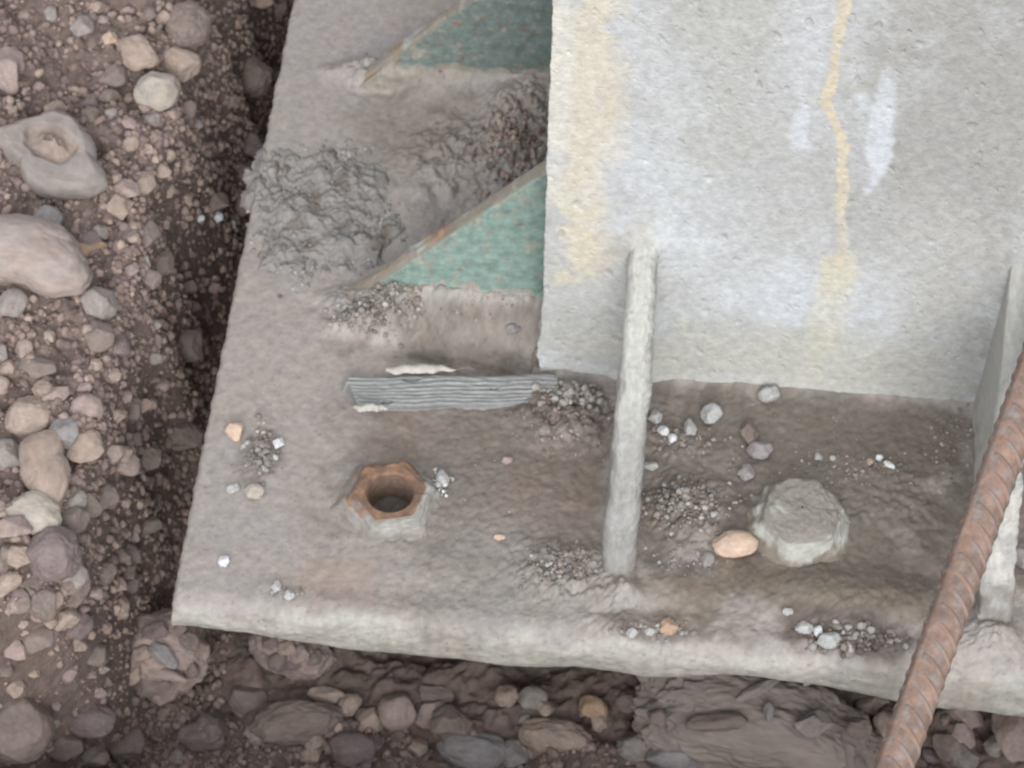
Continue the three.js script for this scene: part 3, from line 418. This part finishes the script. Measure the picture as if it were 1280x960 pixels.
// --- front hollow
stone(22, 922, 84, 84, 'brown', big(55, { cuts: 8, sharp: 0.45, rough: 0.04 }), 'large brown stone in the lower left corner', { sink: -0.1, flat: 0.9, turn: 0.4 });
stone(112, 902, 66, 44, 'purple', big(56, { cuts: 9, sharp: 0.5, rough: 0.05 }), 'purple brown stone right of the corner stone', { sink: 0.05, turn: -0.3 });
stone(162, 934, 52, 54, 'dark', 2, 'dark rounded stone below the crumbly conglomerate', { sink: 0, turn: 0.2 });
stone(78, 938, 50, 40, 'dark', 4, 'dark brown stone between corner stone and the rounded one', { sink: 0.1 });
stone(372, 908, 104, 50, 'brown', big(57, { cuts: 8, sharp: 0.4, rough: 0.07, knob: 0.08 }), 'long knobbly brown stone below the pale oval one', { sink: 0, turn: 0.28, flat: 0.7 });
stone(408, 873, 52, 24, 'tan', 13, 'pale oval pebble lying flat under the plate lip', { sink: -0.2, flat: 0.7, turn: -0.1 });
stone(497, 897, 48, 44, 'pink', big(58, { cuts: 10, sharp: 0.45, rough: 0.03 }), 'pinkish rounded stone standing alone below the plate lip', { sink: -0.15, flat: 0.9 });
stone(592, 944, 84, 48, 'lilac', big(59, { cuts: 7, sharp: 0.4, rough: 0.05 }), 'lilac grey stone cut by the bottom edge', { sink: 0, flat: 0.7 });
stone(640, 948, 40, 36, 'lilac', 6, 'smaller lilac grey stone right of the bottom lilac one', { sink: 0.1 });
stone(695, 928, 88, 46, 'tan', big(60, { cuts: 9, sharp: 0.45, rough: 0.06 }), 'tan arched stone between lilac stones and the mud slab', { sink: -0.05, turn: -0.15, flat: 0.8 });
stone(741, 888, 40, 28, 'orange', 7, 'orange brown angular stone above the tan arched one', { sink: -0.1, turn: -0.6 });
stone(664, 876, 40, 32, 'grey', 8, 'grey stone in the shade under the middle of the lip', { sink: 0 });
stone(788, 880, 38, 32, 'brown', 9, 'brown stone against the left end of the mud slab', { sink: 0 });
stone(560, 905, 60, 40, 'brown', 10, 'earthy brown stone between the pinkish and lilac stones', { sink: 0.2 });
stone(540, 868, 70, 30, 'dark', 11, 'dark flat stone tucked under the lip above the pinkish one', { sink: 0.1, flat: 0.6 });
stone(310, 880, 50, 40, 'dark', 12, 'dark stone left of the long knobbly one', { sink: 0.1 });
stone(250, 925, 60, 36, 'purple', 13, 'purple stone below and right of the conglomerate', { sink: 0.1 });
stone(440, 940, 60, 40, 'purple', 0, 'purple earthy stone below the long knobbly one', { sink: 0.15 });
stone(845, 948, 70, 36, 'lilac', 1, 'grey lilac stone under the left front of the mud slab', { sink: 0.05 });
stone(790, 940, 46, 36, 'grey', 3, 'grey stone right of the tan arched one', { sink: 0.05 });
stone(1262, 925, 52, 84, 'pink', big(61, { cuts: 12, sharp: 0.7, rough: 0.04 }), 'squared pinkish block under the lip at the right edge', { sink: -0.5, flat: 0.9, turn: 0.1 });
stone(1200, 945, 50, 34, 'dark', 5, 'dark stone in the shade right of the rusty bar', { sink: 0.1 });
// --- conglomerates: crumbly clods with pieces of stone stuck in them
function clod(px, py, w, h, seed, col, bits, label, sink, pts) {
  const q = onGround(px, py, groundH), a = w * MM / 2, b = h * MM / 2; const t = new THREE.Group(); t.name = numbered('conglomerate'); scene.add(t); t.position.set(q.x, q.y + b * sink, q.z); tag(t, label, 'stone clod');
  const core = mesh('core', outline(stoneGeo(seed, 44, { cuts: 7, sharp: 0.5, rough: 0.06, knob: 0.04 }), w, h, pts), stoneMat(col), t); core.scale.set(a * 1.15, b * 1.05, b * 1.15);
  const r = rng(seed); for (const [bx, by, bw, bh, bc, tn] of bits) { const s = mesh('stone_fragment', shapes[Math.floor(r() * 14)], stoneMat(bc), t); const hh = b * 1.12 * Math.sqrt(Math.max(0.08, 1 - bx * bx - by * by)); s.position.set(bx * a, hh * 0.8 - by * b * 0.6, hh * 0.6 + by * b * 0.8); s.scale.set(bw * MM / 2 * 1.2, bh * MM / 2.2, bh * MM / 2 * 1.2); s.rotation.set(0.6, tn, 0.1); }
}
clod(213, 852, 112, 108, 71, 'pink', [[0.1, -0.15, 44, 20, 'lilac', -0.6], [-0.35, -0.1, 24, 20, 'tan', 0.3], [0.2, 0.35, 50, 14, 'pink', -0.2], [-0.6, 0.45, 24, 24, 'tan', 0], [0.65, -0.4, 24, 26, 'brown', 1], [0.75, 0.2, 20, 26, 'brown', 0.4], [-0.1, -0.65, 34, 24, 'purple', 0.3], [0.35, -0.7, 20, 18, 'brown', 0.3], [-0.1, 0.7, 40, 30, 'brown', 0.3]], 'crumbly conglomerate clod at the lower left corner of the plate', 1.25, [[-54, -44], [-24, -42], [10, -54], [36, -44], [44, -20], [58, -2], [50, 24], [22, 40], [4, 56], [-26, 38], [-52, 26], [-46, -8]]);
clod(368, 828, 98, 66, 72, 'pink', [[-0.05, -0.2, 24, 20, 'tan', 0.2], [0.3, 0, 26, 24, 'pink', 0.5], [-0.55, -0.3, 26, 20, 'brown', 0], [0.6, 0.15, 24, 18, 'brown', 0.7], [-0.3, 0.4, 26, 22, 'brown', 0.9], [0.1, 0.5, 20, 14, 'purple', 0.2]], 'crumbly reddish clod wedged under the plate lip', 0.9, [[-48, -16], [-30, -30], [10, -32], [40, -16], [48, 10], [30, 30], [-10, 26], [-40, 14]]);
{ // broad slab of mud and stone below the lip
  const q = onGround(945, 925, groundH), t = new THREE.Group(); t.name = numbered('mud_slab'); scene.add(t); t.position.set(q.x, q.y + 0.024, q.z); tag(t, 'broad muddy slab with stones set in it, left of the rusty bar', 'mud slab');
  const core = mesh('mud_mass', outline(stoneGeo(73, 56, { cuts: 4, sharp: 0.2, rough: 0.075, knob: 0.08 }), 310, 120, [[-150, -10], [-128, -48], [-90, -58], [0, -56], [60, -52], [100, -34], [140, 6], [158, 48], [60, 62], [-60, 58], [-140, 40]]), stoneMat('mud'), t); core.scale.set(0.088, 0.034, 0.042); core.rotation.set(0.42, -0.06, -0.10);
  for (const [dx, dy, dz, w, h, c, sh, tn] of [[-0.030, 0.020, 0.022, 88, 30, 'brown', 2, 0.15], [0.036, 0.019, 0.017, 62, 40, 'grey', 5, 0.2], [0.004, 0.024, 0.012, 16, 28, 'lilac', 7, 0.1], [-0.075, 0.012, 0.018, 30, 26, 'brown', 3, 0], [-0.005, 0.025, -0.004, 60, 16, 'grey', 9, 0.5], [0.03, 0.030, -0.012, 18, 14, 'ash', 10, 0.3], [0.07, 0.010, 0.010, 40, 34, 'brown', 11, 0.2]]) { const s = mesh('stone_fragment', shapes[sh], stoneMat(c), t, new THREE.Vector3(dx, dy + 0.016, dz)); s.scale.set(w * MM / 2, h * MM * 0.32, h * MM / 2); s.rotation.set(0.2, tn, 0); }
}
// --- lesser stones of the soil, each told apart by tone, size and the landmark it lies next to
{
  const r = rng(505), kinds = ['brown', 'tan', 'pink', 'grey', 'purple', 'tan', 'brown', 'pink'];
  const marks = [[65, 205, 'hollow stone'], [38, 335, 'big pale boulder'], [198, 122, 'pale faceted stone'], [176, 73, 'angular tan stone'], [110, 316, 'flat orange tan stone'], [124, 386, 'grey angular stone'], [57, 595, 'long tan slab'], [42, 647, 'pale tan wedge'], [70, 700, 'cleft purple brown stone'], [316, 107, 'porous brown block'], [272, 277, 'round white bead'], [232, 440, 'dark wedge shaped stone'], [213, 800, 'plate corner'], [195, 870, 'conglomerate clod'], [22, 922, 'lower left corner stone'], [372, 908, 'long knobbly stone'], [497, 897, 'lone pinkish stone'], [592, 944, 'bottom lilac stone'], [695, 928, 'tan arched stone'], [940, 920, 'broad muddy slab'], [38, 528, 'knobbly tan stone'], [8, 103, 'rounded pink edge stone'], [235, 40, 'upright brown clod'], [225, 545, 'dark earthy block'], [58, 780, 'squat tan stone'], [1230, 925, 'squared pinkish block']];
  const tones = { brown: 'brown', tan: 'tan', pink: 'pinkish', grey: 'grey', purple: 'purplish', dark: 'dark' }, made = {};
  let n = 0; for (let k = 0; k < 1400 && n < 225; k++) {
    const zone = r(); let px, py; if (zone < 0.72) { py = r() * 900; px = -5 + r() * (285 - py * 0.16); } else { px = 60 + r() * 1200; py = 872 + r() * 92; }
    if (Math.hypot((px - 65) / 75, (py - 205) / 60) < 1 || Math.hypot((px - 40) / 80, (py - 335) / 55) < 1 || Math.hypot((px - 57) / 40, (py - 595) / 50) < 1 || Math.hypot((px - 213) / 60, (py - 850) / 60) < 1 || Math.hypot((px - 940) / 160, (py - 920) / 60) < 1) continue;
    const s = 12 + Math.pow(r(), 2.0) * 27, c = kinds[Math.floor(r() * kinds.length)];
    let best = null, bd = 1e9; for (const m of marks) { const d = Math.hypot(px - m[0], py - m[1]); if (d < bd) { bd = d; best = m; } }
    const dx = px - best[0], dy = py - best[1], dir = Math.abs(dx) > Math.abs(dy) ? (dx > 0 ? 'right of' : 'left of') : (dy > 0 ? 'below' : 'above');
    const o = stone(px, py, s * (0.85 + 0.5 * r()), s * (0.8 + 0.4 * r()), c, Math.floor(r() * 14), '', { turn: r() * 3, lean: r() * 0.6 - 0.3, tip: r() * 0.6 - 0.3, sink: 0.15 + 0.3 * r(), flat: 0.6 + 0.35 * r(), group: zone < 0.72 ? 'small stones of the bank and trench' : 'small stones in front of the plate' }); n++;
    (made[`${s < 19 ? 'small' : 'fist shaped'} ${tones[c]} stone ${dir} the ${best[2]}`] ??= []).push([bd, o]);
  }
  const ord = ['', 'second nearest ', 'third nearest ', 'fourth nearest ', 'fifth nearest ', 'sixth nearest ', 'seventh nearest ', 'eighth nearest '];
  for (const [key, l] of Object.entries(made)) { l.sort((a, b) => a[0] - b[0]); l.forEach(([, o], i) => { o.userData.label = l.length === 1 ? 'half sunk ' + key.replace('fist shaped', 'middling') : (i ? ord[i] : 'nearest ') + key.replace('fist shaped', 'middling'); }); }
}
// ------------------------------------------------------------------ loose grit (uncountable)
const chipGeo = k => { const g = stoneGeo(100 + k, 2, { cuts: 9, sharp: 0.75, rough: 0.10 }); g.deleteAttribute('color'); return g; };
const chips = [0, 1, 2, 3].map(chipGeo);
function scatter(name, label, list, cat = 'grit') { // list of {p, s:[x,y,z], c}
  const r = rng(list.length + 5), t = new THREE.Group(), by = [[], [], [], []]; for (const e of list) by[Math.floor(r() * 4)].push(e);
  t.name = numbered(name); tag(t, label, cat, null, 'stuff'); scene.add(t); const m = new THREE.Matrix4(), q = new THREE.Quaternion(), e = new THREE.Euler(), col = new THREE.Color(), sc = new THREE.Vector3();
  by.forEach((l, k) => { if (!l.length) return; const im = shadow(new THREE.InstancedMesh(chips[k], M.crumb, l.length)); im.name = 'grains'; im.userData.kind = 'stuff'; l.forEach((o, i) => { q.setFromEuler(e.set(r() * 6, r() * 6, r() * 6)); m.compose(o.p, q, sc.set(...o.s)); im.setMatrixAt(i, m); im.setColorAt(i, col.setRGB(...o.c)); }); t.add(im); });
}
const SOILC = [[0.23, 0.165, 0.138], [0.26, 0.19, 0.155], [0.20, 0.143, 0.122], [0.24, 0.18, 0.158], [0.34, 0.255, 0.205], [0.18, 0.13, 0.114], [0.22, 0.160, 0.142]];
{
  const r = rng(909), L = [];
  for (let k = 0; k < 110000; k++) {
    let x, z; const w = r(); if (w < 0.55) { x = -0.34 + r() * 0.35; z = -0.76 + r() * 0.93; } else if (w < 0.78) { x = -0.085 + r() * 0.07; z = -0.76 + r() * 0.85; } else { x = -0.06 + r() * 0.69; z = -0.04 + r() * 0.19; }
    const s = 0.0004 + 0.0036 * Math.pow(r(), 7), y = groundH(x, z), c = SOILC[Math.floor(r() * 7)], t = 0.85 + 0.35 * r();
    L.push({ p: new THREE.Vector3(x, y + s * 0.05, z), s: [s * (0.8 + 0.6 * r()), s * (0.6 + 0.5 * r()), s * (0.8 + 0.6 * r())], c: [c[0] * t * 0.96, c[1] * t * 0.96, c[2] * t * 0.98] });
  }
  scatter('soil_crumbs', 'brown crumbs and fine gravel covering the soil', L, 'gravel');
}
const GREYC = [[0.25, 0.23, 0.21], [0.20, 0.18, 0.165], [0.31, 0.295, 0.275], [0.16, 0.135, 0.12], [0.25, 0.21, 0.178], [0.21, 0.17, 0.142]];
function grit(px, py, rx, ry, n, s0, s1, label, pal = GREYC, lift = 0, seed = 1) {
  const r = rng(px * 31 + py + seed), L = [];
  for (let k = 0; k < n; k++) { const a = r() * 6.283, q0 = Math.sqrt(-2 * Math.log(1 - 0.96 * r())) * 0.52, q = q0 * (0.75 + 0.45 * pn(Math.cos(a) * 1.7 + px, Math.sin(a) * 1.7 + py, seed)); const g = onY(px + Math.cos(a) * rx * q, py + Math.sin(a) * ry * q), s = (s0 + (s1 - s0) * Math.pow(r(), 4)) * 0.9, c = pal[Math.floor(r() * pal.length)], t = 0.8 + 0.5 * r(); L.push({ p: new THREE.Vector3(g.x, plateTop(g.x, g.z) + s * 0.05 + lift * Math.max(0, 1 - q) * r(), g.z), s: [s * (0.8 + 0.5 * r()), s * (0.7 + 0.4 * r()), s * (0.8 + 0.5 * r())], c: c.map(v => v * t) }); }
  scatter('grit_patch', label, L);
}
grit(326, 568, 24, 46, 170, 0.0008, 0.0034, 'grey grit patch on the pale left part of the plate, between white pebbles', GREYC, 0.003);
grit(355, 742, 26, 12, 34, 0.0006, 0.0022, 'small grit patch near the lower left corner of the plate');
grit(470, 402, 76, 26, 420, 0.0007, 0.0030, 'crumbling grit at the foot of the front gusset', GREYC, 0.010);
grit(600, 405, 70, 10, 60, 0.0006, 0.0018, 'fine grit on the mud bank against the front gusset');
grit(715, 500, 52, 26, 330, 0.0008, 0.0036, 'dark grit heaped at the lower left corner of the flange', GREYC, 0.006);
grit(700, 545, 80, 40, 160, 0.0005, 0.0020, 'sparse grit trailing between the grooved strip and the left fin');
grit(700, 715, 62, 36, 300, 0.0006, 0.0026, 'rough grit beside the foot of the left fin', GREYC, 0.003);
grit(855, 635, 70, 50, 420, 0.0006, 0.0028, 'rough grey grit right of the left fin', GREYC, 0.003);
grit(850, 550, 60, 26, 110, 0.0006, 0.0026, 'grit among the pale stones below the flange');
grit(850, 700, 60, 24, 120, 0.0005, 0.0018, 'fine grit left of the peach stone');
grit(1060, 800, 72, 20, 330, 0.0008, 0.0034, 'dark gravel lying in the hollow near the front lip', [[0.16, 0.13, 0.115], [0.22, 0.19, 0.17], [0.12, 0.10, 0.09], [0.30, 0.28, 0.26]], 0.002);
grit(820, 790, 56, 14, 110, 0.0007, 0.0028, 'gravel around the orange chip behind the front lip');
grit(1070, 590, 90, 36, 190, 0.0004, 0.0018, 'fine grit on the dark mud right of the buried nut');
grit(1190, 560, 40, 60, 130, 0.0005, 0.0020, 'grit on dark mud in the corner left of the right fin');
grit(552, 612, 16, 24, 70, 0.0006, 0.0024, 'pale grit clinging to the right side of the rusty nut', [[0.42, 0.41, 0.39], [0.34, 0.33, 0.3], [0.5, 0.5, 0.48]], 0.006);
grit(640, 200, 64, 60, 420, 0.0006, 0.0030, 'brown crumbs in the dark pocket between the two gussets', SOILC, 0.004);
grit(1240, 720, 24, 60, 120, 0.0006, 0.0022, 'grey grit along the lower part of the right fin');
grit(560, 110, 90, 12, 120, 0.0006, 0.0020, 'grit on the mud ridge at the foot of the rear gusset', GREYC, 0.004);
grit(430, 60, 80, 60, 60, 0.0003, 0.0009, 'scattered specks of grit on the upper left of the plate');
grit(930, 600, 250, 90, 160, 0.0004, 0.0016, 'scattered grit over the mud between the two fins');
grit(560, 640, 190, 110, 90, 0.0003, 0.0010, 'specks of grit over the mud around the rusty nut');

// --- countable pebbles on the plate
const peb = (px, py, w, h, c, s, label, o = {}) => stone(px, py, w, h, c, s, label, { surf: plateTop, sink: 0.15, flat: 0.75, name: 'pebble', cat: 'pebble', ...o });
peb(293, 541, 28, 22, 'peach', 3, 'peach pebble at the upper left of the grit patch', { turn: -0.4 });
peb(348, 556, 16, 15, 'white', 5, 'small white pebble on the right of the grit patch');
peb(318, 617, 24, 20, 'pale', 8, 'pale round pebble at the foot of the grit patch');
peb(291, 612, 15, 14, 'ash', 9, 'small grey pebble left of the pale round one');
peb(281, 703, 14, 15, 'white', 2, 'lone white pebble near the lower left of the plate');
peb(345, 735, 11, 15, 'ash', 6, 'upright grey pebble of the lower left grit patch');
peb(361, 746, 13, 13, 'ash', 4, 'grey pebble right of the upright one, lower left grit patch');
peb(625, 672, 15, 8, 'peach', 11, 'tiny flat peach chip right of the rusty nut');
peb(634, 577, 13, 11, 'pink', 12, 'tiny pink chip below the grooved strip');
peb(889, 522, 26, 26, 'ash', 7, 'pale grey stone below the flange, roundest of its row', { sink: -0.2 });
peb(861, 537, 18, 24, 'ash', 10, 'upright pale stone left of the roundest one below the flange');
peb(828, 541, 15, 15, 'white', 13, 'small white stone beside the left fin below the flange');
peb(840, 549, 11, 11, 'white', 0, 'tiny white stone right of the small white one by the fin');
peb(818, 523, 18, 18, 'ash', 1, 'grey stone touching the right side of the left fin');
peb(814, 584, 20, 12, 'ash', 2, 'flat grey chip on the fin side above the rough grit');
peb(949, 568, 30, 24, 'lilac', 4, 'squared bluish grey stone above the buried nut', { turn: 0.4, sink: -0.1 });
peb(936, 545, 26, 36, 'brown', 5, 'leaning brown stone behind the squared bluish one', { turn: 0.3, sink: -0.0 });
peb(932, 594, 20, 22, 'lilac', 6, 'bluish chip left of the buried nut');
peb(917, 684, 50, 28, 'peach', outline(big(65, { cuts: 10, sharp: 0.45, rough: 0.02 }), 50, 28, [[-22, 4], [-22, -6], [-2, -14], [20, -10], [24, 6], [16, 13], [-14, 14]]), 'bright peach stone left of the buried nut, largest on the plate', { turn: 0.15, sink: -0.0, flat: 0.8 });
peb(884, 701, 16, 20, 'lilac', 8, 'lilac pebble left of the bright peach stone');
peb(960, 498, 24, 22, 'ash', 9, 'grey lump stuck at the foot of the flange', { sink: -0.5, flat: 0.9 });
peb(1022, 572, 11, 11, 'ash', 10, 'grey bead on the mud above the buried nut');
peb(1041, 573, 8, 8, 'ash', 11, 'tiny grey bead right of the first above the nut');
peb(1099, 573, 9, 9, 'white', 12, 'tiny white bead on the mud right of the buried nut');
peb(1111, 582, 16, 8, 'white', 13, 'white sliver beside the tiny white bead', { turn: -0.6 });
peb(1087, 578, 9, 9, 'tan', 0, 'tiny tan bead left of the tiny white bead');
peb(1005, 786, 20, 14, 'ash', 1, 'grey pebble at the left of the gravel hollow');
peb(1022, 791, 13, 15, 'white', 3, 'whitish pebble in the gravel hollow');
peb(1036, 804, 26, 20, 'ash', 4, 'largest grey pebble in the gravel hollow', { turn: 0.6 });
peb(835, 788, 22, 20, 'orange', 6, 'orange chip behind the front lip', { turn: 0.5, sink: -0.0 });
peb(790, 793, 13, 12, 'ash', 7, 'grey bead left of the orange chip'); peb(812, 791, 12, 10, 'ash', 8, 'flat grey bead touching the orange chip');
peb(641, 412, 18, 16, 'lilac', 9, 'grey pebble on the brown mud by the front gusset');
peb(552, 601, 18, 20, 'ash', 10, 'grey lump on the right side of the rusty nut', { sink: -0.4 });
peb(985, 765, 14, 10, 'ash', 11, 'pale chip above the gravel hollow');
peb(1278, 700, 24, 34, 'lilac', 12, 'lilac stone right of the right fin at the picture edge', { sink: -0.3 });

// ------------------------------------------------------------------ mortar lump on the left edge of the plate
{
  const out = [[322, 180], [380, 190], [440, 178], [492, 200], [496, 250], [505, 290], [480, 330], [430, 350], [370, 362], [330, 345], [312, 330], [314, 285], [306, 238]].map(p => { const q = onY(...p); return [q.x, q.z]; });
  const inside = (x, z) => { let c = false; for (let i = 0, j = out.length - 1; i < out.length; j = i++) { const [xi, zi] = out[i], [xj, zj] = out[j]; if ((zi > z) !== (zj > z) && x < (xj - xi) * (z - zi) / (zj - zi) + xi) c = !c; } return c; };
  const closed = [...out, out[0]], x0 = -0.014, x1 = 0.135, z0 = -0.45, z1 = -0.25, cs = 0.0009, nx = Math.round((x1 - x0) / cs), nz = Math.round((z1 - z0) / cs), mask = (x, z) => { const d = distPoly(x, z, closed) * (inside(x, z) ? 1 : -1); return d + 0.009 * fbm(x, 3, z, 36, 4, 0.6); };
  const mk = new Float32Array((nx + 1) * (nz + 1));
  const g = gridGeo(nx + 1, nz + 1, (i, j) => {
    const x = x0 + i * cs, z = z0 + j * cs, m = mk[j * (nx + 1) + i] = mask(x, z), e = sstep(-0.001, 0.007, m), e2 = sstep(0, 0.03, m);
    const ridge = Math.abs(pn(x * 60, 3, z * 60)), h = e * (0.002 + 0.0045 * e2 * (0.6 + 0.5 * pn(x * 25, 2, z * 25)) + 0.006 * lumps(x + 0.005 * pn(x * 60, 1, z * 60), z + 0.005 * pn(x * 60, 5, z * 60), 0.019, 81) * sstep(-0.2, 0.4, pn(x * 30, 7, z * 30)) + 0.002 * lumps(x, z, 0.006, 82) + 0.0014 * lumps(x, z, 0.003, 83) - 0.005 * sstep(0.16, 0.02, ridge) * sstep(0, 0.4, pn(x * 22, 9, z * 22)) + 0.0035 * fbm(x, 1, z, 60, 5, 0.6));
    const y = x < 0.001 ? -0.006 + h : mudH(x, z) - 0.003 + h, t = 1 + 0.13 * fbm(x, 3, z, 50, 3) + 0.1 * pn(x * 300, 2, z * 300);
    return [x, y, z, 0.245 * t * (1 - 0.3 * sstep(0.1, 0.45, pn(x * 55, 6, z * 55))), 0.228 * t * (1 - 0.36 * sstep(0.1, 0.45, pn(x * 55, 6, z * 55))), 0.212 * t * (1 - 0.4 * sstep(0.1, 0.45, pn(x * 55, 6, z * 55))), x / 0.1, z / 0.1];
  }, (i, j) => { const w = nx + 1, k = j * w + i; return mk[k] > -0.002 || mk[k + 1] > -0.002 || mk[k + w] > -0.002 || mk[k + w + 1] > -0.002; });
  tag(mesh('mortar_lump', g, M.cement), 'rough grey lump of mortar stuck on the left edge of the plate', 'mortar lump');
  grit(400, 268, 108, 92, 2600, 0.0004, 0.0024, 'grey grains crumbling over the mortar lump', [[0.25, 0.24, 0.23], [0.18, 0.17, 0.16], [0.32, 0.31, 0.30], [0.13, 0.12, 0.115]], 0.0);
}
// ------------------------------------------------------------------ grooved strip lying in the mud in front of the front gusset
{
  const a = onY(436, 492, 0.004), b = onY(676, 489, 0.004), t = new THREE.Group(); t.name = numbered('grooved_strip'); scene.add(t); tag(t, 'grey grooved strip lying across the mud in front of the front gusset', 'strip'); t.position.copy(a);
  const len = a.distanceTo(b) + 0.012, dir = b.clone().sub(a).normalize(); t.rotation.y = -Math.atan2(dir.z, dir.x); const hw = 0.0135;
  const nx = 300, nz = 56, g = gridGeo(nx + 1, nz + 1, (i, j) => {
    const u = i / nx, v = j / nz * 2 - 1, x = u * len, wob = 0.0012 * pn(x * 22, 3, 0) + 0.0006 * pn(x * 90, 1, v); const endw = sstep(0, 0.02, u + 0.01 * pn(v * 4, 2, 0));
    const zz = v * hw * (0.92 + 0.16 * pn(x * 26, v > 0 ? 5 : 9, 0)) * (0.7 + 0.3 * endw) + wob, gro = (Math.sin((v + 0.12 * pn(x * 10, 1, v * 0.9)) * 27 + 2.5 * pn(x * 7, 4, v)) * 0.5 + 0.5) * (0.5 + 0.7 * Math.abs(pn(v * 5, 2, x * 6))), gs = Math.pow(gro, 1.6);
    const xo = x + Math.pow(1 - u, 12) * (0.010 * pn(v * 2.6, 4, 1) + 0.006 * v); const edge = 1 - sstep(0.86, 1, Math.abs(v)); let y = edge * endw * (0.0062 - 0.0030 * v + 0.0011 * gs + 0.0006 * pn(x * 120, v * 7, 2)) - 0.0042; const bit = pn(x * 55, v * 2.2, 5) > 0.52 ? 0.002 : 0; y -= bit * edge;
    const tt = 0.17 + 0.15 * gro + 0.05 * pn(x * 60, v * 9, 1), dk = pn(x * 140, v * 8, 6) > 0.5 ? 0.6 : 1; return [xo, y, zz, tt * dk, tt * 0.985 * dk, tt * 0.96 * dk, x / 0.1, v * 0.2];
  }); mesh('strip_body', g, M.mud, t);
  const flake = (x0, l, z, w, y, nm) => { const gg = gridGeo(40, 8, (i, j) => { const u = i / 39, v = j / 7 - 0.5, p = Math.pow(Math.sin(Math.min(1, u * 1.15 + 0.08) * Math.PI), 0.7); return [x0 + u * l, y + 0.003 * (1 - 4 * v * v) * p, z + v * w * Math.max(0.05, p) * (0.7 + 0.9 * Math.abs(pn(u * 6, v > 0 ? 3 : 8, x0 * 90))) + 0.0028 * pn(u * 6, 2, x0 * 70), 0.42, 0.39, 0.345, u, v * 0.1]; }); mesh(nm, gg, M.mud, t); };
  flake(0.026, 0.062, -0.0165, 0.010, 0.006, 'mud_flake'); flake(0.004, 0.030, 0.0165, 0.008, 0.005, 'mud_flake');
}
// ------------------------------------------------------------------ rusty ribbed bar leaning across the right front
{
  const A = atDepth(1128, 930, 1.60), B = atDepth(1291, 470, 1.635), dir = B.clone().sub(A).normalize(); const low = A.clone(); while (low.y > groundBase(low.x, low.z) - 0.03) low.addScaledVector(dir, -0.01);
  const top = A.clone(); while (top.z > -D + 0.014 && top.distanceTo(low) < 1.4) top.addScaledVector(dir, 0.01); top.addScaledVector(dir, 0.0);
  const t = new THREE.Group(); t.name = numbered('reinforcing_bar'); scene.add(t); tag(t, 'rusty ribbed steel bar slanting across the right fin', 'steel bar'); t.position.copy(low); t.quaternion.setFromUnitVectors(new THREE.Vector3(0, 1, 0), dir);
  const len = top.distanceTo(low) + 0.25, R = 0.0118, na = 40, nl = 420;
  const col = (x, y, z) => { const f = fbm(x, y, z, 45, 3, 0.6), f2 = fbm(x + 3, y, z, 160, 3, 0.6); let c = [mix(0.225, 0.315, sstep(-0.4, 0.4, f)), mix(0.156, 0.200, sstep(-0.4, 0.4, f)), mix(0.126, 0.154, sstep(-0.4, 0.4, f))]; const g = sstep(0.05, 0.5, f2 + 0.3 * f); c = c.map((v, k) => mix(v, [0.27, 0.24, 0.225][k], 0.75 * g)); const o = sstep(0.45, 0.6, fbm(x, y + 5, z, 70, 3)); return c.map((v, k) => mix(v, [0.34, 0.20, 0.12][k], 0.45 * o)); };
  const core = gridGeo(na + 1, nl + 1, (i, j) => { const a = (i % na) / na * 2 * Math.PI, y = j / nl * len, lr = Math.pow(Math.abs(Math.cos(a + 0.5)), 60) * 0.0011, r = R + lr + 0.0002 * pn(Math.cos(a) * 3, y * 90, Math.sin(a) * 3), x = r * Math.cos(a), z = r * Math.sin(a), c = col(x, y, z); return [x, y, z, ...c, a * 0.12, y / 0.1]; });
  { const ix = core.index; for (let k = 0; k < ix.count; k += 3) { const a = ix.getX(k + 1); ix.setX(k + 1, ix.getX(k + 2)); ix.setX(k + 2, a); } core.computeVertexNormals(); }
  mesh('bar_core', core, M.rust, t);
  const ribG = k0 => gridGeo(49, 7, (i, j) => { const a = (i % 48) / 48 * 2 * Math.PI, s = j / 6 * 2 - 1, hgt = 0.0012 * (1 - s * s) * Math.pow(Math.abs(Math.sin(a + 0.5)), 0.5) - 0.0002, r = R + hgt, y = -0.0085 * Math.cos(a + 0.5) + s * 0.0022, x = r * Math.cos(a), z = r * Math.sin(a), c = col(x + k0, y, z); const q = 1.05; return [x, y, z, c[0] * q, c[1] * q, c[2] * q, a * 0.12, y / 0.1]; });
  const ribs = [0, 1, 2].map(ribG); for (const g of ribs) { const ix = g.index; for (let k = 0; k < ix.count; k += 3) { const a = ix.getX(k + 1); ix.setX(k + 1, ix.getX(k + 2)); ix.setX(k + 2, a); } g.computeVertexNormals(); }
  let n = 0; for (let y = 0.02; y < len - 0.02; y += 0.0112) mesh('rib', ribs[n++ % 3], M.rust, t, new THREE.Vector3(0, y, 0));
  console.log('bar', low.toArray().map(v => v.toFixed(3)), top.toArray().map(v => v.toFixed(3)), len.toFixed(3));
}
renderer.render(scene, camera);
